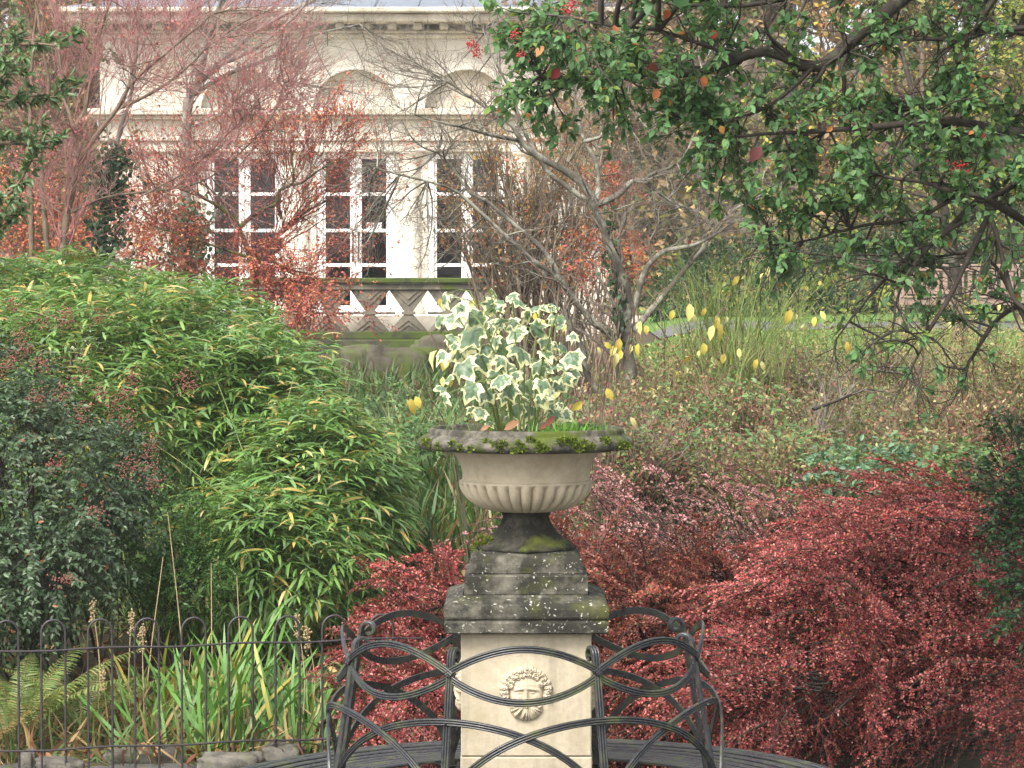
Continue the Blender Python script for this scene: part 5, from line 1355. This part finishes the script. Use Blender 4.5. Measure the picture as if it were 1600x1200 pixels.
# --- left: red twigged maples
def veil(o, A, n_, box_, d_, r, mat, twigmat, kids=(6, 5), leaves=None, L1=(.25, .6), L2=(.12, .32)):
    tg = np.array([P(rng.uniform(box_[0], box_[1]), rng.uniform(box_[2], box_[3]), d_ + rng.normal(0, .5)) for _ in range(n_)])
    bt, br = reach(o, A[0][0], tg, r, mat); c1, r1 = spawn(bt, br, kids[0], .3, 1, L1, (.25, .7), .25, .15, 7, .6, .002); c2, r2 = spawn(c1, r1, kids[1], .2, 1, L2, (.25, .8), .15, .15, 5, .7, .0015)
    q = MB()
    for a_, b_ in ((c1, r1), (c2, r2)): V, f = tubes(a_, b_, 3); q.add(V, f)
    t_ = q.build('fine_twigs', twigmat, o, smooth=True); t_['kind'] = 'stuff'
    if leaves: twig_leaves(o, c2, 1, T_oval(.7), leaves[0], leaves[1], [1] * len(leaves[1]), 'leaf_soft', 0, prob=leaves[2])

L = [([(98, 425), (95, 410), (105, 332), (121, 259)], .04, .03),
     ([(121, 259), (147, 217), (182, 171), (206, 130), (250, 90), (300, 50), (332, 25)], .026, .005),
     ([(121, 247), (114, 196), (100, 150), (94, 98), (88, 40), (84, -20)], .022, .007),
     ([(116, 200), (133, 171), (140, 133), (154, 63), (175, 0)], .02, .008),
     ([(182, 171), (230, 150), (280, 118), (320, 80), (350, 60)], .018, .004),
     ([(190, 165), (205, 110), (200, 60), (215, 0)], .014, .004),
     ([(105, 335), (160, 310), (230, 300), (300, 290), (350, 262), (420, 190), (445, 130)], .013, .004),
     ([(230, 302), (300, 262), (350, 215), (395, 170)], .009, .003)]
lv = lambda a, b_, c: [dict(m=a, t0=.2, t1=1, length=(.4, 1.0), angle=(.25, .7), up=.35, wob=.15, n=8, rr=.26, rmin=.0028), dict(m=b_, t0=.2, t1=1, length=(.25, .6), angle=(.25, .7), up=.25, wob=.15, n=6, rr=.6, rmin=.002), dict(m=c, t0=.25, t1=1, length=(.12, .3), angle=(.25, .8), up=.2, wob=.15, n=4, rr=.7, rmin=.0015)]
o, A = tree('maple_tree', 'leafless maple with rosy red twigs at the upper left', 24, L, 'bark_brown', 'twig_pink', lv(12, 7, 4), scale=1.2, bias=(.15, 0, .1))
twig_leaves(o, A[2][0], 2, T_oval(.7), (.02, .038), [(.42, .1, .1), (.45, .16, .09), (.4, .08, .14), (.44, .2, .18)], [2, 2, 1, 2], 'leaf_soft', 0, prob=.5)
veil(o, A, 85, (30, 480, 10, 330), 24, .007, 'bark_brown', 'twig_pink', leaves=((.018, .034), [(.42, .12, .11), (.45, .2, .16), (.4, .09, .12)], .3))
o, A = tree('slender_tree', 'thin grey stemmed sapling standing among the red maple twigs', 25, [([(158, 420), (159, 388), (165, 315), (178, 245), (189, 196), (203, 157), (215, 90), (225, 10)], .035, .012)], 'bark_grey', 'twig_grey', lv(9, 4, 3), group='slender stems at the left')
for lab, c in (('leaning brown stem at the far left above the bamboo', [(52, 425), (50, 402), (49, 315), (42, 262), (48, 180), (50, 90), (60, 0)]), ('second brown stem from the left above the bamboo', [(78, 425), (75, 402), (66, 297), (60, 196), (72, 140), (60, 60), (52, -10)])):
    o, A = tree('slender_tree', lab, 24.5, [(c, .034, .012)], 'bark_brown', 'twig_red', lv(9, 5, 3), group='slender stems at the left')
    twig_leaves(o, A[2][0], 2, T_oval(.7), (.035, .06), [(.4, .12, .04), (.45, .2, .06), (.35, .08, .05)], [3, 2, 2], 'leaf_soft', 0, prob=.35)
ivy('dark ivy wrapped round the thin grey stem at left', [(165, 400), (170, 330), (172, 280), (180, 240)], 800, (.09, .06, .08), (.035, .06), d_=24.8)
# --- grey tree before the building
L = [([(292, 440), (290, 330), (290, 224), (294, 168), (311, 130)], .075, .055),
     ([(309, 132), (318, 87), (330, 45), (346, 0), (352, -40)], .045, .03),
     ([(311, 130), (339, 105), (385, 60), (430, 32), (480, 7), (520, -15)], .036, .014),
     ([(300, 150), (350, 118), (420, 90), (470, 60), (560, 40)], .03, .008),
     ([(345, 100), (400, 75), (470, 20), (500, -20)], .026, .01),
     ([(318, 87), (300, 50), (310, 0)], .03, .012),
     ([(292, 200), (340, 180), (380, 140), (440, 120)], .024, .007)]
o, A = tree('grey_tree', 'leaning grey trunked bare tree in front of the building arches', 31, L, 'bark_grey', 'twig_grey', lv(8, 5, 3), scale=1.5, bias=(.2, 0, 0))
veil(o, A, 45, (300, 620, 0, 230), 31, .008, 'bark_grey', 'twig_grey', L1=(.3, .8), L2=(.15, .4))
ivy('dark ivy on the grey trunk base below the arches', [(295, 430), (292, 390), (300, 350), (285, 330)], 800, (.13, .08, .1), (.045, .075), d_=30.5)
# --- orange leaved maple with dark mossy branches
L = [([(398, 430), (404, 406), (429, 384), (433, 367)], .05, .04),
     ([(433, 367), (451, 354), (475, 337), (506, 321), (540, 312)], .022, .006),
     ([(374, 356), (401, 332), (431, 318), (434, 299), (453, 289), (455, 274), (450, 240)], .024, .007),
     ([(440, 342), (436, 325), (431, 316)], .018, .018),
     ([(453, 289), (470, 286), (497, 268), (530, 250)], .016, .005),
     ([(398, 425), (374, 356), (340, 320), (300, 300), (250, 285)], .03, .006),
     ([(374, 358), (360, 300), (370, 260), (350, 225)], .018, .005), ([(410, 400), (450, 420), (490, 430), (520, 460)], .016, .004), ([(404, 406), (350, 390), (290, 370), (240, 360)], .018, .005)]
o, A = tree('maple_tree', 'low maple with mossy dark branches and orange red leaves before the doors', 27, L, 'bark_moss', 'twig_red', lv(9, 7, 4), scale=1.3)
OR = [(.5, .14, .08), (.54, .2, .09), (.46, .1, .08), (.4, .09, .1), (.54, .27, .1)]
twig_leaves(o, A[3][0], 4, T_oval(.75), (.018, .034), OR, [4, 4, 3, 2, 1], 'leaf_soft', 0, hang=.35, prob=.8)
veil(o, A, 45, (240, 540, 210, 440), 27, .006, 'bark_moss', 'twig_red', leaves=((.018, .034), OR, .7))
sh = thing('orange_shrub', 'bright orange leaved shrub at the left edge behind the slender stems', 'shrub', base_of(40, 27))
p, nrm = shell([E(40, 320, 27, .55, .5, .45), E(110, 360, 27, .45, .5, .3), E(220, 330, 28, .5, .5, .35), E(250, 400, 27.5, .6, .5, .3)], 1500, .8, .3)
M, ax, Ls = shoots(p, nrm, (.1, .25), 6, None, .2, .2, .4, .9, (.03, .05))
_, cc = pal(OR + [(.5, .25, .06)], [4, 4, 3, 1, 2, 1], len(M)); emit(sh, T_small(.6), M, cc, 'leaf_soft', 0)
shoot_twigs(sh, p, ax, Ls, 'twig_red', .003, 2, .2); stems_to(sh, base_of(100, 27.3), p[::50], 'bark_brown', .014, 4)
# orange leaved bush overlapping the balustrade at left
sh = thing('red_maple_bush', 'feathery orange red bush at the left end of the balustrade', 'shrub', base_of(450, 24))
p, nrm = shell([E(460, 440, 24, .3, .3, .26), E(410, 410, 24, .32, .3, .25), E(490, 480, 23.5, .2, .3, .16)], 850, .85, .3)
M, ax, Ls = shoots(p, nrm, (.08, .2), 6, None, .1, .3, .4, .9, (.02, .036))
_, cc = pal(OR, [4, 3, 3, 2, 1], len(M)); emit(sh, T_small(.6), M, cc, 'leaf_soft', 0)
shoot_twigs(sh, p, ax, Ls, 'twig_red', .0025, 1, .3); stems_to(sh, base_of(440, 24.2), p[::25], 'twig_red', .01, 4)

# --- evergreen boughs at the left edge
L = [([(-60, 600), (-62, 400), (-55, 250), (-60, 100), (-70, 0)], .07, .04), ([(-60, 190), (-20, 170), (40, 150), (90, 150)], .025, .006), ([(-58, 240), (-10, 225), (40, 225), (80, 235)], .022, .006),
     ([(-60, 120), (-10, 75), (50, 66), (110, 68)], .02, .005), ([(-58, 330), (-20, 310), (20, 300), (60, 240)], .02, .006), ([(-60, 280), (-30, 200), (0, 120), (30, 110)], .02, .006), ([(-60, 400), (-30, 380), (0, 360), (20, 340)], .02, .006)]
o, A = tree('evergreen_tree', 'broad leaved evergreen reaching in from the left edge', 19, L, 'bark_brown', 'twig_brown', [dict(m=8, t0=.3, t1=1, length=(.12, .35), angle=(.3, .9), up=.25, wob=.15, n=6, rr=.5, rmin=.002)], dj=.2)
lw = A[1][0][16:] if len(A[1][0]) > 16 else A[1][0]
twig_leaves(o, A[1][0][8:], 26, T_oval(.36, .1, .2), (.05, .085), [(.07, .13, .04), (.1, .18, .06), (.05, .1, .03), (.16, .22, .08)], [4, 3, 3, 1], 'leaf_gloss', 260, t0=.15, hang=.1)

# --- the overhanging berry tree at the right, close to the camera
tb = np.array((2.75, 11.2, 0.0))
L = [([(1830, 900, 11.2), (1800, 600, 11.2), (1790, 380, 11.1), (1760, 150, 11.0), (1700, -20, 10.9), (1620, -110, 10.8)], .11, .04),
     ([(1680, -60, 10.9), (1520, -70, 10.8), (1409, 0, 10.7), (1375, 26), (1337, 56), (1300, 90), (1270, 105), (1240, 94), (1210, 81), (1180, 79), (1150, 90), (1112, 107), (1075, 116), (1022, 112), (960, 122), (900, 121), (850, 118)], .032, .008),
     ([(1790, 380, 11.1), (1680, 400, 10.9), (1600, 345, 10.7), (1560, 320), (1540, 307), (1500, 300), (1440, 285), (1380, 275)], .022, .006),
     ([(1540, 305), (1544, 330), (1559, 375), (1572, 435), (1589, 475), (1640, 500)], .01, .009),
     ([(1795, 440, 11.1), (1640, 480), (1589, 480), (1553, 504), (1528, 542), (1504, 572), (1498, 594), (1470, 640)], .014, .003),
     ([(1545, 335), (1490, 454), (1454, 515), (1440, 545), (1420, 600)], .012, .003),
     ([(1530, 310), (1451, 385), (1407, 410), (1374, 443), (1339, 490), (1310, 530)], .012, .003),
     ([(1505, 300), (1430, 340), (1350, 350), (1290, 365), (1200, 390)], .01, .003),
     ([(1765, 190, 11.0), (1600, 210, 10.8), (1500, 190), (1420, 195), (1330, 200), (1250, 205), (1160, 215)], .024, .005),
     ([(1270, 105), (1240, 135), (1190, 170), (1130, 185), (1090, 195)], .01, .003),
     ([(1520, -70, 10.8), (1510, 60), (1500, 110), (1480, 150), (1430, 175)], .018, .006),
     ([(1740, 60, 11.0), (1560, 50), (1480, 60), (1400, 60), (1340, 75)], .014, .004), ([(1150, 90), (1100, 70), (1040, 50), (960, 40), (880, 25)], .01, .003), ([(1470, -45, 10.75), (1300, -20), (1180, 10), (1060, 15), (960, -5)], .016, .004),
     ([(1560, 322), (1480, 360), (1420, 420), (1400, 470), (1385, 560)], .01, .003), ([(1805, 640, 11.2), (1640, 560), (1600, 500), (1560, 430), (1520, 400), (1470, 400)], .014, .004)]
o, A = tree('berry_tree', 'overhanging tree with oval green leaves and red berries at upper right', 10.5, L, 'bark_dark', 'twig_dark',
            [dict(m=11, t0=.22, t1=1, length=(.14, .36), angle=(.4, 1.1), up=-.05, wob=.22, n=7, rr=.4, rmin=.0016), dict(m=3, t0=.3, t1=1, length=(.07, .18), angle=(.3, .9), up=-.05, wob=.2, n=5, rr=.6, rmin=.0011)], base=tb, dj=.18)
def rand_t(n_, x0, x1, y0, y1): return [P(rng.uniform(x0, x1), rng.uniform(y0, y1), 10.5 + rng.normal(0, .22)) for _ in range(n_)]
tg = np.array(rand_t(60, 770, 1130, 10, 200) + rand_t(95, 1100, 1600, 140, 330) + rand_t(50, 1120, 1600, 0, 140) + rand_t(34, 1180, 1480, 320, 450) + rand_t(16, 1300, 1580, 420, 600))
bt, br = reach(o, A[0][0], tg, .0055, 'bark_dark', sag=.05)
c1, r1 = spawn(bt, br, 7, .3, 1, (.08, .2), (.35, 1.0), -.05, .2, 5, .6, .0013)
V, f = tubes(c1, r1, 3); t_ = part('twigs', V, f, 'twig_dark', o, smooth=True); t_['kind'] = 'stuff'
tw = np.concatenate([A[2][0], c1]); mid = tw[:, 3]; px_, py_, _ = proj(mid)
# leaves are dense on the upper boughs, sparse on the drooping lower twigs
dens = np.where((py_ < 215) & (px_ < 1150), .8, np.where((py_ < 120), .34, np.where((py_ < 330) & (px_ > 1060), .62, np.where(py_ < np.where(px_ > 1380, 500, 450), .32, .07))))
keep = rng.random(len(tw)) < dens
GR = [(.09, .19, .07), (.115, .23, .09), (.155, .28, .11), (.06, .135, .05), (.2, .29, .07)]
twig_leaves(o, tw[keep], 10, T_oval(.6, .07, .14), (.027, .044), GR + [(.4, .16, .05)], [4, 4, 3, 2, 1.6, .12], 'leaf_canopy', 300, t0=.1, hang=.12, up=.9, cell=13)
a1 = A[1][0]; px1, py1, _ = proj(a1[:, 4]); a1 = a1[(rng.random(len(a1)) < .2) & (py1 < 380)]
twig_leaves(o, a1, 6, T_oval(.58, .07, .14), (.029, .045), GR, [4, 4, 3, 2, 1], 'leaf_canopy', 0, t0=.25, hang=.12, up=.9)
# unseen crown to the right and overhead, added to shade the lower right
tg2 = np.array([P(rng.uniform(1620, 2500), rng.uniform(-500, 620), rng.uniform(9.6, 13)) for _ in range(170)] + [P(rng.uniform(1000, 1700), rng.uniform(-560, -60), rng.uniform(9.8, 12.6)) for _ in range(130)])
bt2, br2 = reach(o, A[0][0], tg2, .012, 'bark_dark', 'shade_crown_boughs', sag=.08)
c1, r1 = spawn(bt2, br2, 9, .3, 1, (.12, .35), (.35, 1.0), -.05, .2, 5, .5, .0016)
twig_leaves(o, c1, 7, T_oval(.6, .07, .14), (.05, .08), GR, [4, 4, 3, 2, 1], 'leaf_canopy', 0, t0=.1, hang=.12, up=.9)
clusters(o, [P(a, b_, 10.3) for a, b_ in ((735, 70), (745, 80), (805, 55), (815, 85), (885, 12), (895, 5), (880, 58), (1490, 262), (1505, 265))], 34, .013, .0042, 'berry', 'berry_cluster')
T_d = T_oval(.75, .12, .2)
for px, py, s_, c in ((874, 120, 26, (.16, .02, .02)), (1018, 112, 30, (.15, .03, .02)), (1190, 248, 36, (.11, .028, .028)), (1100, 130, 24, (.4, .13, .04)), (850, 85, 26, (.5, .25, .1)), (960, 50, 22, (.5, .17, .08)), (905, 95, 18, (.5, .12, .07)), (1118, 57, 20, (.45, .05, .04)), (1045, 25, 22, (.42, .12, .04)), (1300, 205, 16, (.5, .2, .06)), (1028, 150, 24, (.45, .16, .06)), (1125, 205, 18, (.4, .2, .05)), (1540, 213, 16, (.5, .1, .08))):
    size = s_ / F * 10.3 * .8; M = place(P(px, py - s_ / 2, 10.3), np.array([rng.normal(0, .6), -.2, -1.]), np.array([rng.normal(0, .4), -1, .4]), size); M[:3, 3] -= abs_loc(o)
    l = link('withered_leaf', raw_mesh('withered_leaf', T_d[0], T_d[1], 'leaf_dull', cols=np.tile(c, (8, 1)), smooth=True), o); l.matrix_basis = Matrix(M.tolist())

# --- lighter, finer leaved tree further back at the right
L = [([(1500, 520), (1490, 400), (1470, 300), (1440, 200)], .06, .04), ([(1470, 300), (1400, 230), (1320, 170), (1240, 120)], .03, .008), ([(1445, 210), (1420, 120), (1400, 30), (1390, -40)], .03, .01), ([(1480, 340), (1380, 320), (1290, 300), (1200, 280)], .024, .007), ([(1475, 310), (1540, 240), (1590, 170), (1640, 120)], .026, .008), ([(1488, 400), (1560, 370), (1620, 330)], .02, .007), ([(1440, 200), (1500, 110), (1560, 40)], .024, .008), ([(1490, 420), (1400, 410), (1300, 400), (1220, 390)], .018, .006)]
o, A = tree('hazel_tree', 'fine leaved yellow green tree behind the overhanging berry tree', 25, L, 'bark_dark', 'twig_dark', [dict(m=11, t0=.2, t1=1, length=(.4, .9), angle=(.3, .9), up=.05, wob=.2, n=8, rr=.35, rmin=.0028), dict(m=7, t0=.2, t1=1, length=(.2, .5), angle=(.3, .9), up=0, wob=.2, n=6, rr=.6, rmin=.002)], dj=.5)
twig_leaves(o, A[2][0], 7, T_oval(.6), (.04, .07), [(.2, .28, .06), (.3, .34, .08), (.13, .22, .05), (.42, .38, .1), (.4, .25, .07)], [3, 3, 3, 1.5, .6], 'leaf_canopy', 0, t0=.1, prob=.8)

# --- coppiced stems with orange leaves between building and bare tree
sh = thing('coppice_shrub', 'tall clump of upright brown stems with orange leaves right of the doors', 'shrub', base_of(840, 33))
n_ = 110; b0 = np.array(sh.location) + rng.normal(0, 1, (n_, 3)) * [.35, .3, 0]; b0[:, 2] = G(b0[:, 0], b0[:, 1])
tops = np.array([P(rng.uniform(670, 990), rng.uniform(190, 380), 33 + rng.normal(0, .5)) for _ in range(n_)])
s = np.linspace(0, 1, 9)[None, :, None]; mid = np.stack([b0[:, 0] * .6 + tops[:, 0] * .4, b0[:, 1], b0[:, 2] * .35 + tops[:, 2] * .65], 1)
pts = (1 - s) ** 2 * b0[:, None] + 2 * s * (1 - s) * mid[:, None] + s * s * tops[:, None]
R = np.broadcast_to(.02 * (1 - .7 * s[..., 0]), (n_, 9)) * rng.uniform(.5, 1.6, (n_, 1))
c1, r1 = spawn(pts, R, 7, .3, 1, (.3, .8), (.2, .6), .3, .15, 6, .5, .003); c2, r2 = spawn(c1, r1, 4, .2, 1, (.15, .4), (.2, .8), .2, .15, 5, .6, .002)
q = MB()
for a_, b_ in ((pts, R), (c1, r1), (c2, r2)): V, f = tubes(a_, b_, 3); q.add(V, f)
tw = q.build('stems', 'bark_brown', sh, smooth=True); tw['kind'] = 'stuff'
twig_leaves(sh, c2, 3, T_small(.6), (.03, .06), [(.4, .17, .05), (.36, .2, .06), (.26, .2, .06), (.42, .1, .06), (.2, .18, .06)], [3, 3, 3, 2, 2], 'leaf_soft', 0, prob=.8)
sh = thing('red_maple_bush', 'small red leaved bush glowing behind the bare tree fork', 'shrub', base_of(960, 30))
p, nrm = shell([E(955, 285, 30, .3, .3, .14), E(985, 400, 30, .25, .3, .25), E(910, 400, 30, .35, .3, .25)], 420, .7, .25)
M, ax, Ls = shoots(p, nrm, (.1, .2), 6, None, .1, .2, .4, .9, (.03, .05))
_, cc = pal([(.45, .06, .06), (.42, .13, .05), (.4, .18, .05)], [2, 3, 2], len(M)); emit(sh, T_small(.6), M, cc, 'leaf_soft', 0)
shoot_twigs(sh, p, ax, Ls, 'twig_red', .003, 1, .2); stems_to(sh, base_of(960, 30.2), p[::10], 'twig_brown', .012, 4)
# dark evergreens beyond the path
for lab, es, b_ in (('dark green yew bush beyond the path behind the green canes', [E(1150, 450, 42, 1.1, .8, .6), E(1080, 470, 42, .6, .6, .4)], base_of(1130, 42.2)), ('dark evergreen bush beside the far wooden bench', [E(1330, 440, 43, 1.2, .8, .7)], base_of(1330, 43.2)), ('dark laurel behind the far wooden bench', [E(1540, 400, 44, 1.6, .8, .9)], base_of(1540, 44.2))):
    sh = thing('evergreen_bush', lab, 'shrub', b_, 'dark evergreens beyond the path'); p, nrm = shell(es, 1500, .4, .2)
    M, ax, Ls = shoots(p, nrm, (.15, .3), 7, None, .2, .2, .4, .9, (.06, .1)); _, cc = pal([(.03, .07, .025), (.045, .1, .03), (.02, .045, .02), (.09, .12, .04)], [4, 3, 3, 1], len(M)); emit(sh, T_small(.45), M, cc, 'leaf_gloss', 0)
    stems_to(sh, b_, p[::60], 'bark_dark', .02, 4)

# --- woodland behind
def bg_tree(label, px, d_, h, cr, cols, wts, leaves, mat='bark_brown', tm='twig_brown', lsize=(.09, .16), nl=11, low=.12):
    b_ = base_of(px, d_); o = thing('woodland_tree', label, 'tree', b_, 'woodland trees behind')
    tr = smooth_path([b_ - [0, 0, .2], b_ + [rng.normal(0, .3), 0, h * .4], b_ + [rng.normal(0, .5), 0, h * .8], b_ + [rng.normal(0, .6), 0, h]], 18)
    q = MB(); q.tube(tr, np.linspace(.022 * h, .004 * h, 18), 8); q.build('trunk', mat, o, smooth=True)
    R = np.linspace(.022 * h, .004 * h, 18)[None]
    c1, r1 = spawn(tr[None], R, nl * 2, low, 1, (cr * .7, cr * 1.3), (.6, 1.2), .25, .15, 10, .4, .012)
    c2, r2 = spawn(c1, r1, 9, .2, 1, (cr * .25, cr * .55), (.3, .9), .2, .2, 7, .5, .006)
    c3, r3 = spawn(c2, r2, 6, .15, 1, (cr * .1, cr * .28), (.3, .9), .1, .2, 5, .6, .004)
    q = MB()
    for a_, k in ((c1, r1), (c2, r2), (c3, r3)): V, f = tubes(a_, k, 3); q.add(V, f)
    t_ = q.build('branches', tm, o, smooth=True); t_['kind'] = 'stuff'
    if leaves:
        twig_leaves(o, c3, leaves, T_small(.6), lsize, cols, wts, 'leaf_dull', 0, t0=.0, spread=1.3)
YEL = [(.42, .33, .06), (.36, .3, .1), (.3, .26, .09), (.22, .22, .06)]; BRN = [(.26, .17, .1), (.32, .2, .1), (.2, .15, .09), (.36, .26, .12)]; GRN = [(.08, .13, .04), (.12, .17, .06), (.06, .1, .035), (.2, .2, .07)]
bg_tree('grey brown bare woodland tree behind the left corner of the building', 40, 60, 13, 3.2, BRN, [1, 1, 1, 1], 2, 'bark_grey', 'twig_grey')
bg_tree('thin woodland tree at the far left edge', -120, 57, 12, 3, BRN, [1, 1, 2, 1], 2, 'bark_grey', 'twig_grey')
bg_tree('pale bare woodland tree rising behind the roof', 330, 66, 15, 4, BRN, [1, 1, 1, 1], 2, 'bark_grey', 'twig_grey')
bg_tree('brownish bare woodland tree behind the middle of the roof', 620, 68, 15, 4, BRN, [1, 1, 1, 1], 2, 'bark_grey', 'twig_grey')
bg_tree('brown leaved woodland tree right of the building', 960, 58, 12, 3.2, BRN, [2, 2, 1, 2], 4)
bg_tree('golden brown woodland tree beyond the bare tree', 1090, 62, 14, 3.4, BRN + YEL[:2], [2, 2, 1, 2, 1, 1], 4)
bg_tree('grey woodland tree with thin leaves on the bank', 1220, 66, 15, 3.8, BRN + GRN[:2], [2, 1, 2, 1, 1, 1], 2, 'bark_grey', 'twig_grey')
bg_tree('yellow leaved woodland tree on the right bank', 1530, 50, 8, 2.3, YEL, [3, 2, 2, 2], 3)
bg_tree('green brown woodland tree at the far right', 1700, 58, 13, 3.4, GRN + BRN, [1] * 8, 4)
bg_tree('faded green woodland tree beyond the lawn', 1380, 54, 11, 2.9, GRN + YEL[1:], [2, 2, 1, 1, 1, 1, 1], 4)
bg_tree('low olive woodland tree between the bare tree and lawn', 1150, 49, 6, 2.0, GRN + YEL[1:], [1, 2, 1, 1, 1, 1, 1], 4)
bg_tree('tall russet woodland tree in the gap left of the loggia roof', 130, 72, 16, 4, BRN, [1, 1, 2, 1], 2, 'bark_grey', 'twig_grey')
for lab, px, d_, h, cr, cols, lv_ in (('bushy brown thorn tree on the bank behind the bare tree', 1010, 47.5, 5.5, 1.9, BRN + GRN[:1], 4), ('orange brown bush tree above the lawn centre', 1280, 48, 5.5, 2.0, BRN + YEL[:1] + [(.4, .2, .07)], 4), ('olive green bush tree behind the far bench', 1480, 47, 5, 1.9, GRN + YEL, 4),
        ('low golden bush tree at the right end of the bank', 1640, 46.5, 6, 2.0, YEL + GRN, 4), ('tall thin brown tree in the middle of the bank', 1170, 56, 12, 2.8, BRN, 3), ('tall grey tree high on the right bank', 1450, 64, 15, 3.6, BRN + GRN[1:2], 3), ('pale tall tree at the top right beyond the bank', 1600, 68, 16, 4, BRN + YEL[2:], 3), ('slim brown tree beside the right building corner', 900, 62, 14, 3.2, BRN, 3), ('grey slim tree above the left roof end', 210, 63, 14, 3.2, BRN, 2), ('brown tall tree above the right half of the roof', 780, 70, 16, 4, BRN, 2)):
    bg_tree(lab, px, d_, h, cr, cols, [1] * len(cols), lv_, low=.05)
for lab, px, d_, h, cr, cols, lv_ in (('dense brown thicket tree left of the building corner', 60, 53, 6, 2.0, BRN + GRN[:1], 4), ('olive thicket tree at the far left beyond the maple', -60, 54, 7, 2.2, GRN + BRN, 4), ('russet thicket tree tucked against the building side', 120, 56, 9, 2.2, BRN + [(.36, .14, .06)], 4), ('dark bushy tree low at the left behind the orange shrub', 20, 46, 4.5, 1.7, GRN + BRN[:1], 4)):
    bg_tree(lab, px, d_, h, cr, cols, [1] * len(cols), lv_, low=.05)
# undergrowth on the bank
N = 30000
x = rng.uniform(1.6, 15, N); y = rng.uniform(44, 72, N); pos = np.stack([x, y, G(x, y) + rng.uniform(0, 1, N) ** 2 * 2.2], 1)
_, cc = pal(BRN + YEL + GRN, [3, 3, 3, 2, 1, 1, 1, 2, 2, 2, 2, 1], N)
o = joined_leaves('bank_undergrowth', T_small(.6), place(pos, unit(rng.normal(size=(N, 3))), rng.normal(size=(N, 3)) + [0, -.5, .6], rng.uniform(.08, .2, N)), cc, 'leaf_dull', None)
props(o, 'brown and green undergrowth covering the bank beyond the lawn', 'undergrowth', kind='stuff')
# ------------------------------------------------------------------ damp autumn air
HAZE = .0009
m = bpy.data.materials.new('air'); m.use_nodes = True; n = m.node_tree; n.nodes.clear(); MATS['air'] = m
oo = n.nodes.new('ShaderNodeOutputMaterial'); pv = n.nodes.new('ShaderNodeVolumePrincipled')
pv.inputs['Color'].default_value = (.93, .95, .97, 1); pv.inputs['Density'].default_value = HAZE; pv.inputs['Anisotropy'].default_value = .2
n.links.new(pv.outputs[0], oo.inputs['Volume'])
q = MB(); q.box(-800, 800, -80, 1000, -1.2, 42); o = q.build('haze', 'air', None)
props(o, 'thin pale autumn haze over the whole garden', 'haze', kind='stuff')
